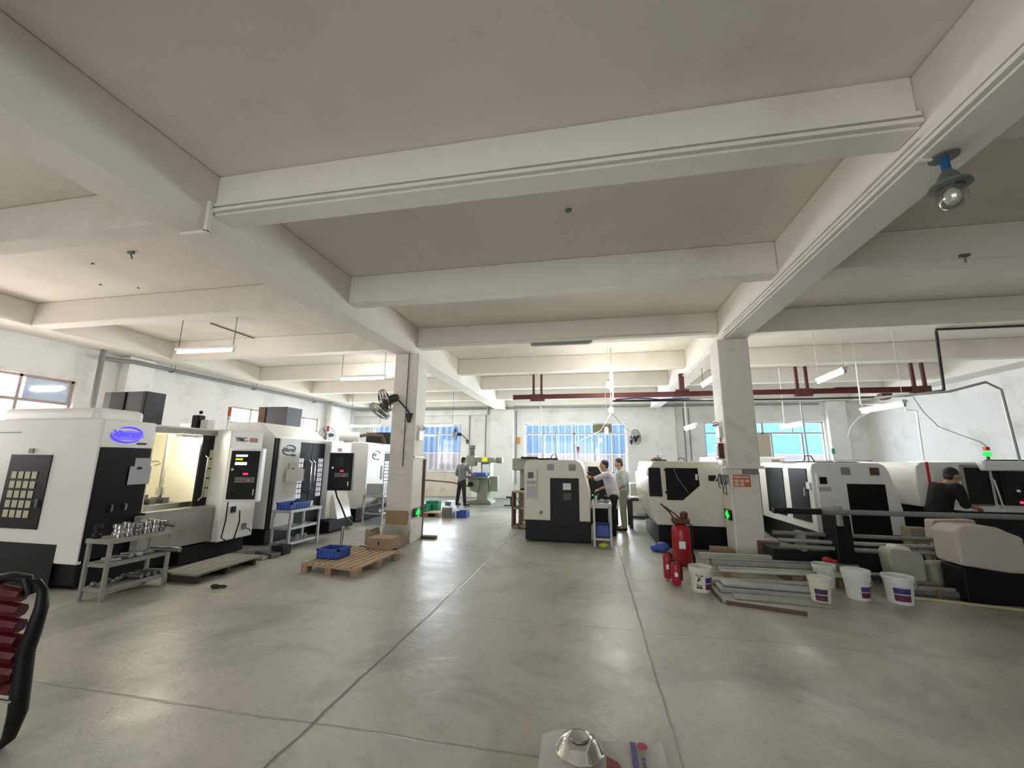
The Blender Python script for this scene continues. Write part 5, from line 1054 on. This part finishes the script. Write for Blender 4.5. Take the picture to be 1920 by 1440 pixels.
for (u, z0, z1) in ((-2.15, .05, .10), (-1.95, .05, .09), (-1.80, .05, .09), (-2.05, .13, .20), (-1.9, .15, .21), (-1.7, .19, .21), (-2.2, .19, .215)):
    rr = .135*.88+.006; b.box(1.31+rr*math.cos(u)-.012, 1.31+rr*math.cos(u)+.012, 5.88+rr*math.sin(u)-.006, 5.88+rr*math.sin(u)+.002, z0, z0+.012).box(1.31+rr*math.cos(u)-.004, 1.31+rr*math.cos(u)+.004, 5.88+rr*math.sin(u)-.006, 5.88+rr*math.sin(u)+.002, z0, z1)
b.build('handwriting', 'logo_black', b1)
bucket(2.58, 5.72, 0, .115, .27, 'small white lidded bucket with purple label, foremost of the group', 'bucketcream', 'label_purple', -1.95, True)
bucket(2.98, 6.45, 0, .13, .28, 'milky white bucket with a red cloth on its rim', 'plasticw', None, 0)
tag(MB().ball((3.08, 6.55, .31), .05, (1.3, 1, .7)).ball((3.15, 6.52, .30), .03, (1.3, 1, .7)).ball((3.02, 6.5, .325), .025, (1, 1, 1)).build('red_cloth', 'brightred', smooth=True), 'bright red crumpled cloth lying on the milky bucket', 'cloth')
bucket(3.10, 5.98, 0, .135, .26, 'double stacked white bucket in the middle of the group', 'plasticw', 'label_blue', -1.15, False, 1)
bucket(3.50, 5.92, 0, .145, .30, 'largest white bucket with purple label at the end of the group', 'plasticw', 'label_blue', -1.9)
# right floor rails
strip('steel_rail', 3.78, 6.28, 5.2, 6.0, .02, .05, .07, 'dirtysteel', 'dark steel rail on the floor behind the bright strip', ang=True)
t = thing('floor_frame', 'low dark steel frame on the floor beneath the beige housing', 'metal frame', (4.4, 6.35, 0))
MB().box(3.75, 5.0, 6.45, 6.50, .08, .12).box(3.75, 5.0, 6.20, 6.24, .08, .12).build('rail', 'rackpaint', t)
MB().box(3.75, 3.80, 6.18, 6.5, 0, .10).box(4.05, 4.10, 6.18, 6.5, 0, .10).box(4.55, 4.62, 6.18, 6.5, 0, .10).build('cross_piece', 'dwood', t)
strip('brass_strip', 3.72, 6.10, 4.95, 5.80, .0, .035, .03, 'brass', 'bright yellowish metal strip lying on the floor beyond the buckets')
# newspaper and silver lid near the camera
t = thing('newspaper', 'open newspaper sheet lying on the floor closest to the camera', 'newspaper', (.05, 2.45, 0))
b = MB(); nx, ny = 24, 14; grid = []
for j in range(ny+1):
    row = []
    for i in range(nx+1):
        u, v = i/nx, j/ny
        x = -.33+.67*u+.02*(1-v); y = 2.12+.57*v+.05*u*v+.012*math.sin(u*9)*v
        z = .012+.02*max(0, math.sin(u*PI*2.2+.3))*v+.012*math.sin(u*14+v*5)*v*.5+.03*max(0, .45-abs(u-.25))*v
        row.append(b.bm.verts.new((x, y, z)))
    grid.append(row)
for j in range(ny):
    for i in range(nx): b.bm.faces.new((grid[j][i], grid[j][i+1], grid[j+1][i+1], grid[j+1][i]))
bmesh.ops.solidify(b.bm, geom=b.bm.faces[:], thickness=.003); b.build('sheet', mat('newsprint', (.90, .87, .83), .85, var=.10, scale=60), t, True)
MB().box(.165, .195, 2.20, 2.71, .026, .030).build('blue_column', mat('newsprint_blue', (.13, .12, .30), .8, var=.2, scale=50), t)
MB().cyl((.228, 2.685, .026), (.228, 2.685, .032), .028, n=20).build('round_stamp', mat('newsprint_red', (.40, .08, .14), .8, var=.1), t)
MB().prism([(.03, 2.56), (.09, 2.52), (.13, 2.42), (.12, 2.3), (.03, 2.3)], 'z', .032, .036).build('red_picture', mat('newsprint_picture', (.25, .06, .06), .8, var=.3, scale=30), t)
b = MB()
for i in range(7): b.box(.215, .235, 2.58-i*.03, 2.60-i*.03, .026, .030)
b.build('printed_column', 'label_purple', t)
t = thing('steel_bowl', 'polished steel bowl lying upside down on the newspaper', 'bowl', (-.11, 2.54, .05))
MB().lathe([(.125, .0), (.13, .006), (.122, .012), (.10, .05), (.06, .075), (.0001, .08)], (-.11, 2.56, .04), 40).build('dome', 'chrome', t, True)
MB().lathe([(.055, .076), (.05, .084), (.0001, .086)], (-.11, 2.54, .04), 30).build('knob', 'dirtysteel', t, True)
tag(MB().box(.35, .60, 2.16, 2.44, .0, .012, .003, rotz((.45, 2.3, 0), .2)).build('white_sheet', 'paper'), 'second pale sheet at the edge of the floor beside the newspaper', 'paper')
# red slatted chair on the near side
t = thing('chair', 'dark red slatted chair with a black tubular frame, cut by the frame edge', 'chair', (-3.5, 2.0, 0))
def cp(x, y, z): return (x, y, z)
fr_pts = [(-3.24, 1.98, .015), (-3.17, 1.97, .07), (-3.13, 1.96, .20), (-3.13, 1.95, .34), (-3.15, 1.95, .50), (-3.12, 1.95, .62), (-3.10, 1.95, .74), (-3.115, 1.95, .82), (-3.17, 1.95, .865), (-3.24, 1.95, .85), (-3.27, 1.95, .79)]
MB().tube(fr_pts, [.022, .03, .04, .04, .04, .035, .03, .024, .020, .018, .018], 10).build('side_frame', 'black', t, True)
fr2 = [(p_[0]-.62, p_[1]+.02, p_[2]) for p_ in fr_pts]; MB().tube(fr2, .03, 10).build('side_frame', 'black', t, True)
for i in range(7):
    z = .34+i*.08; xr = -3.16-.008*i
    MB().tube([(xr, 1.95-.005*i, z-.02), (xr-.2, 1.91-.005*i, z-.005+.01), (xr-.4, 1.92-.005*i, z-.01), (xr-.6, 1.96, z-.05)], [.036, .046, .046, .036], 8).build('back_slat', 'wine', t, True)
MB().tube([(-3.20, 1.95, .80), (-3.22, 1.93, .885), (-3.30, 1.92, .895), (-3.5, 1.92, .86), (-3.76, 1.94, .82)], .028, 10).build('top_rail', 'black', t, True)
MB().box(-3.76, -3.18, 1.45, 1.95, .36, .40, .015).build('seat', 'maroon', t)
MB().tube([(-3.64, 1.5, .36), (-3.66, 1.46, .02)], .02, 8).build('leg', 'black', t); MB().tube([(-3.22, 1.5, .36), (-3.20, 1.46, .02)], .02, 8).build('leg', 'black', t)
MB().box(-3.20, -3.12, 1.905, 1.915, .27, .282).build('silver_clip', 'chrome', t)

# ================================================================= PEOPLE
def remeshed(bm, name, m, parent, root, vox=.012, smooth_it=4):
    me = bpy.data.meshes.new(name); bm.to_mesh(me); bm.free()
    o = bpy.data.objects.new(name, me); COL.objects.link(o)
    r = o.modifiers.new('r', 'REMESH'); r.mode = 'VOXEL'; r.voxel_size = vox
    s = o.modifiers.new('s', 'SMOOTH'); s.iterations = smooth_it; s.factor = .5
    bpy.context.view_layer.update(); dg = bpy.context.evaluated_depsgraph_get()
    m2 = bpy.data.meshes.new_from_object(o.evaluated_get(dg)); bpy.data.objects.remove(o); bpy.data.meshes.remove(me); m2.name = name
    for p_ in m2.polygons: p_.use_smooth = True
    m2.materials.clear(); m2.materials.append(M[m]); q = bpy.data.objects.new(name, m2); COL.objects.link(q)
    if parent is not None: q.parent = parent
    return q
def capsule(b, p, q, r0, r1, n=14):
    p = Vector(p); q = Vector(q); b.cyl(p, q, r0, r1, n); b.ball(p, r0, (1, 1, 1), n); b.ball(q, r1, (1, 1, 1), n)
def person(loc, yaw, label, J, cloth, grp=None, hairlen=1.0, sleeve=.5):
    """J: joints in body space (+Y forward, +X the body's right); cloth: shirt, trousers, shoes materials"""
    T = Matrix.Translation(loc) @ Matrix.Rotation(yaw, 4, 'Z')
    V = {k: Vector(v) for k, v in J.items()}
    b = MB(); head = V['head']; hd = V.get('look', Vector((0, 1, 0))).normalized()
    HT = Matrix.Translation(head) @ hd.to_track_quat('Y', 'Z').to_matrix().to_4x4()
    # head with face
    b.ball((0, .0, .02), .092, (.84, 1.02, 1.14), 18, HT); b.ball((0, .03, -.055), .062, (.86, .95, .95), 14, HT); b.ball((0, .062, -.098), .026, (1.1, .9, .8), 10, HT)
    b.ball((0, .104, -.012), .014, (.85, 1.3, 1.5), 8, HT); b.ball((0, .088, .02), .012, (1, 1, 2.2), 8, HT)
    for s in (-1, 1): b.ball((s*.080, -.005, -.01), .022, (.45, .9, 1.4), 10, HT); b.ball((s*.034, .085, .034), .017, (1.4, .5, .5), 8, HT)
    b.ball((0, .088, -.055), .020, (1.3, .5, .45), 8, HT)
    capsule(b, V['neck'], head+Vector((0, 0, -.07)), .055, .050)
    capsule(b, V['chest'], V['neck'], .10, .06); capsule(b, V['hip'], V['chest'], .115, .12)
    for s, k in (('L', -1), ('R', 1)):
        capsule(b, V['sh'+s], V['chest'], .055, .09); capsule(b, V['sh'+s], V['el'+s], .048, .040); capsule(b, V['el'+s], V['wr'+s], .040, .026)
        w = V['wr'+s]; d = (V.get('hand'+s, w+(w-V['el'+s]).normalized()*.18)-w).normalized(); side = d.cross(Vector((0, 0, 1))); side = side.normalized() if side.length > .1 else Vector((1, 0, 0)); up = side.cross(d)
        palm = w+d*.075; capsule(b, w, palm, .027, .032, 10); capsule(b, w+d*.03+side*.018, palm+side*.022, .020, .020, 8); capsule(b, w+d*.03-side*.018, palm-side*.022, .020, .020, 8)
        for f, (o, L_) in enumerate(((-.030, .062), (-.010, .072), (.010, .068), (.029, .052))):
            a = palm+side*o; m_ = a+d*L_*.55-up*.010; e_ = m_+d*L_*.4-up*.028
            capsule(b, a, m_, .0095, .009, 8); capsule(b, m_, e_, .009, .0075, 8)
        a = w+d*.03-side*.028*k; capsule(b, a, a-side*.03*k+d*.03, .012, .011, 8); capsule(b, a-side*.03*k+d*.03, a-side*.034*k+d*.06-up*.01, .011, .008, 8)
        capsule(b, V['hip']+Vector((k*.085, 0, -.03)), V['kn'+s], .078, .055); capsule(b, V['kn'+s], V['an'+s], .052, .036); capsule(b, V['an'+s], V['to'+s], .036, .03)
    bmesh.ops.transform(b.bm, matrix=T, verts=b.bm.verts[:])
    body = remeshed(b.bm, 'person', 'skin', None, None, .0085, 2); tag(body, label, 'person', grp)
    org = Vector(loc)
    for v in body.data.vertices: v.co -= org
    body.location = org
    def part(fn, name, m, vox=.014, it=3):
        bb = MB(); fn(bb); bmesh.ops.transform(bb.bm, matrix=T, verts=bb.bm.verts[:]); o = remeshed(bb.bm, name, m, body, None, vox, it)
        for v in o.data.vertices: v.co -= org
        return o
    def shirt(bb):
        capsule(bb, V['hip']+Vector((0, 0, .0)), V['chest'], .145, .145, 18); capsule(bb, V['chest'], V['neck']+Vector((0, 0, -.05)), .13, .075, 16)
        bb.ball(V['hip']*.5+V['chest']*.5, .15, (1.12, .9, 1.3), 16); bb.ball(V['chest'], .15, (1.2, .85, .9), 16); bb.ball(V['hip']+Vector((0, 0, .02)), .15, (1.12, .92, .6), 16)
        for s in 'LR':
            capsule(bb, V['chest']*.5+V['sh'+s]*.5, V['sh'+s], .09, .070); e = V['sh'+s].lerp(V['el'+s], min(1, sleeve*2)); capsule(bb, V['sh'+s], e, .070, .062)
    part(shirt, 'shirt', cloth[0])
    def trs(bb):
        bb.ball(V['hip']+Vector((0, 0, -.05)), .14, (1.12, .90, .75), 16)
        for s, k in (('L', -1), ('R', 1)):
            capsule(bb, V['hip']+Vector((k*.08, 0, -.05)), V['kn'+s], .098, .073); capsule(bb, V['kn'+s], V['an'+s]+Vector((0, 0, .03)), .073, .062)
    part(trs, 'trousers', cloth[1])
    for s in 'LR':
        def shoe(bb): capsule(bb, V['an'+s]+Vector((0, -.02, -.035)), V['to'+s]+Vector((0, .02, -.005)), .042, .036); bb.ball(V['an'+s], .044, (1, 1, .9))
        part(shoe, 'shoe', cloth[2], .010, 2)
    def hr(bb):
        bb.ball((0, -.026, .052), .094, (.90, 1.0, .92), 18, HT); bb.ball((0, -.045, .0), .078, (.95, .75, 1.1*hairlen), 14, HT)
    part(hr, 'hair', 'hair', .009, 1)
    bb = MB()
    for s in (-1, 1): bb.ball((s*.034, .091, .022), .008, (1.3, .6, .6), 8, HT)
    bmesh.ops.transform(bb.bm, matrix=T, verts=bb.bm.verts[:]); bmesh.ops.translate(bb.bm, verts=bb.bm.verts[:], vec=-org)
    me = bpy.data.meshes.new('eyes'); bb.bm.to_mesh(me); bb.bm.free(); me.materials.append(M['hair']); o = bpy.data.objects.new('eyes', me); COL.objects.link(o); o.parent = body
    return body
def J0(h=1.70, **kw):
    k = h/1.70
    d = dict(hip=(0, 0, .92), chest=(0, .01, 1.27), neck=(0, .0, 1.44), head=(0, .02, 1.575), shL=(-.19, 0, 1.38), shR=(.19, 0, 1.38), elL=(-.25, .0, 1.10), elR=(.25, 0, 1.10), wrL=(-.26, .08, .86), wrR=(.26, .08, .86),
             knL=(-.10, .02, .50), knR=(.10, .02, .50), anL=(-.11, 0, .085), anR=(.11, 0, .085), toL=(-.12, .15, .045), toR=(.12, .15, .045), look=(0, 1, 0))
    d.update(kw); return {a: tuple(c*(k if a != 'look' else 1) for c in v) for a, v in d.items()}
# man in grey at the knee mill, seen from behind
person((-4.62, 14.35, 0), math.radians(-28), 'person in a loose grey shirt and dark trousers working at the knee mill',
       J0(1.70, elR=(.24, .16, 1.16), wrR=(.16, .38, 1.10), elL=(-.27, -.02, 1.10), wrL=(-.24, .14, .90), head=(.0, .05, 1.565), look=(.15, 1, -.35), anL=(-.17, -.05, .085), toL=(-.20, .10, .045), knL=(-.15, 0, .5), anR=(.14, .03, .085), toR=(.18, .18, .045)), ('shirtgrey', 'trousers', 'black'), sleeve=.55)
# man in lilac shirt reaching for the lathe
person((.42, 9.62, 0), math.radians(88), 'person in a pale lilac shirt and dark trousers reaching out to the lathe door',
       J0(1.66, hip=(0, -.02, .90), chest=(0, .06, 1.23), neck=(0, .11, 1.40), head=(0, .17, 1.525), shL=(-.18, .10, 1.34), shR=(.18, .10, 1.34), elL=(-.20, .34, 1.25), wrL=(-.18, .62, 1.29), elR=(.25, .10, 1.06), wrR=(.20, .30, .98), look=(-.1, 1, -.15)), ('shirtlilac', 'trousers', 'black'), hairlen=.8)
# man in pale grey watching
person((.70, 10.35, 0), math.radians(92), 'person in a pale grey overall top and khaki trousers looking towards the lathe',
       J0(1.68, head=(0, .08, 1.555), neck=(0, .03, 1.43), look=(.05, 1, -.4), elL=(-.25, -.02, 1.10), wrL=(-.20, .14, .95), elR=(.26, -.06, 1.12), wrR=(.20, .16, 1.0)), ('shirtpale', 'khaki', 'dgrey'))
# man in black at the wall lathe
person((5.22, 7.55, 0), math.radians(-85), 'person in a black shirt bending over the bar feeder at the red striped lathe',
       J0(1.68, hip=(0, -.10, .90), chest=(0, .03, 1.19), neck=(0, .12, 1.33), head=(0, .20, 1.43), shL=(-.19, .08, 1.27), shR=(.19, .08, 1.27), elL=(-.23, .02, 1.01), wrL=(-.17, .20, .88), elR=(.22, .12, 1.03), wrR=(.12, .34, .98), look=(.1, 1, -.35)), ('shirtblack', 'trousers', 'black'))
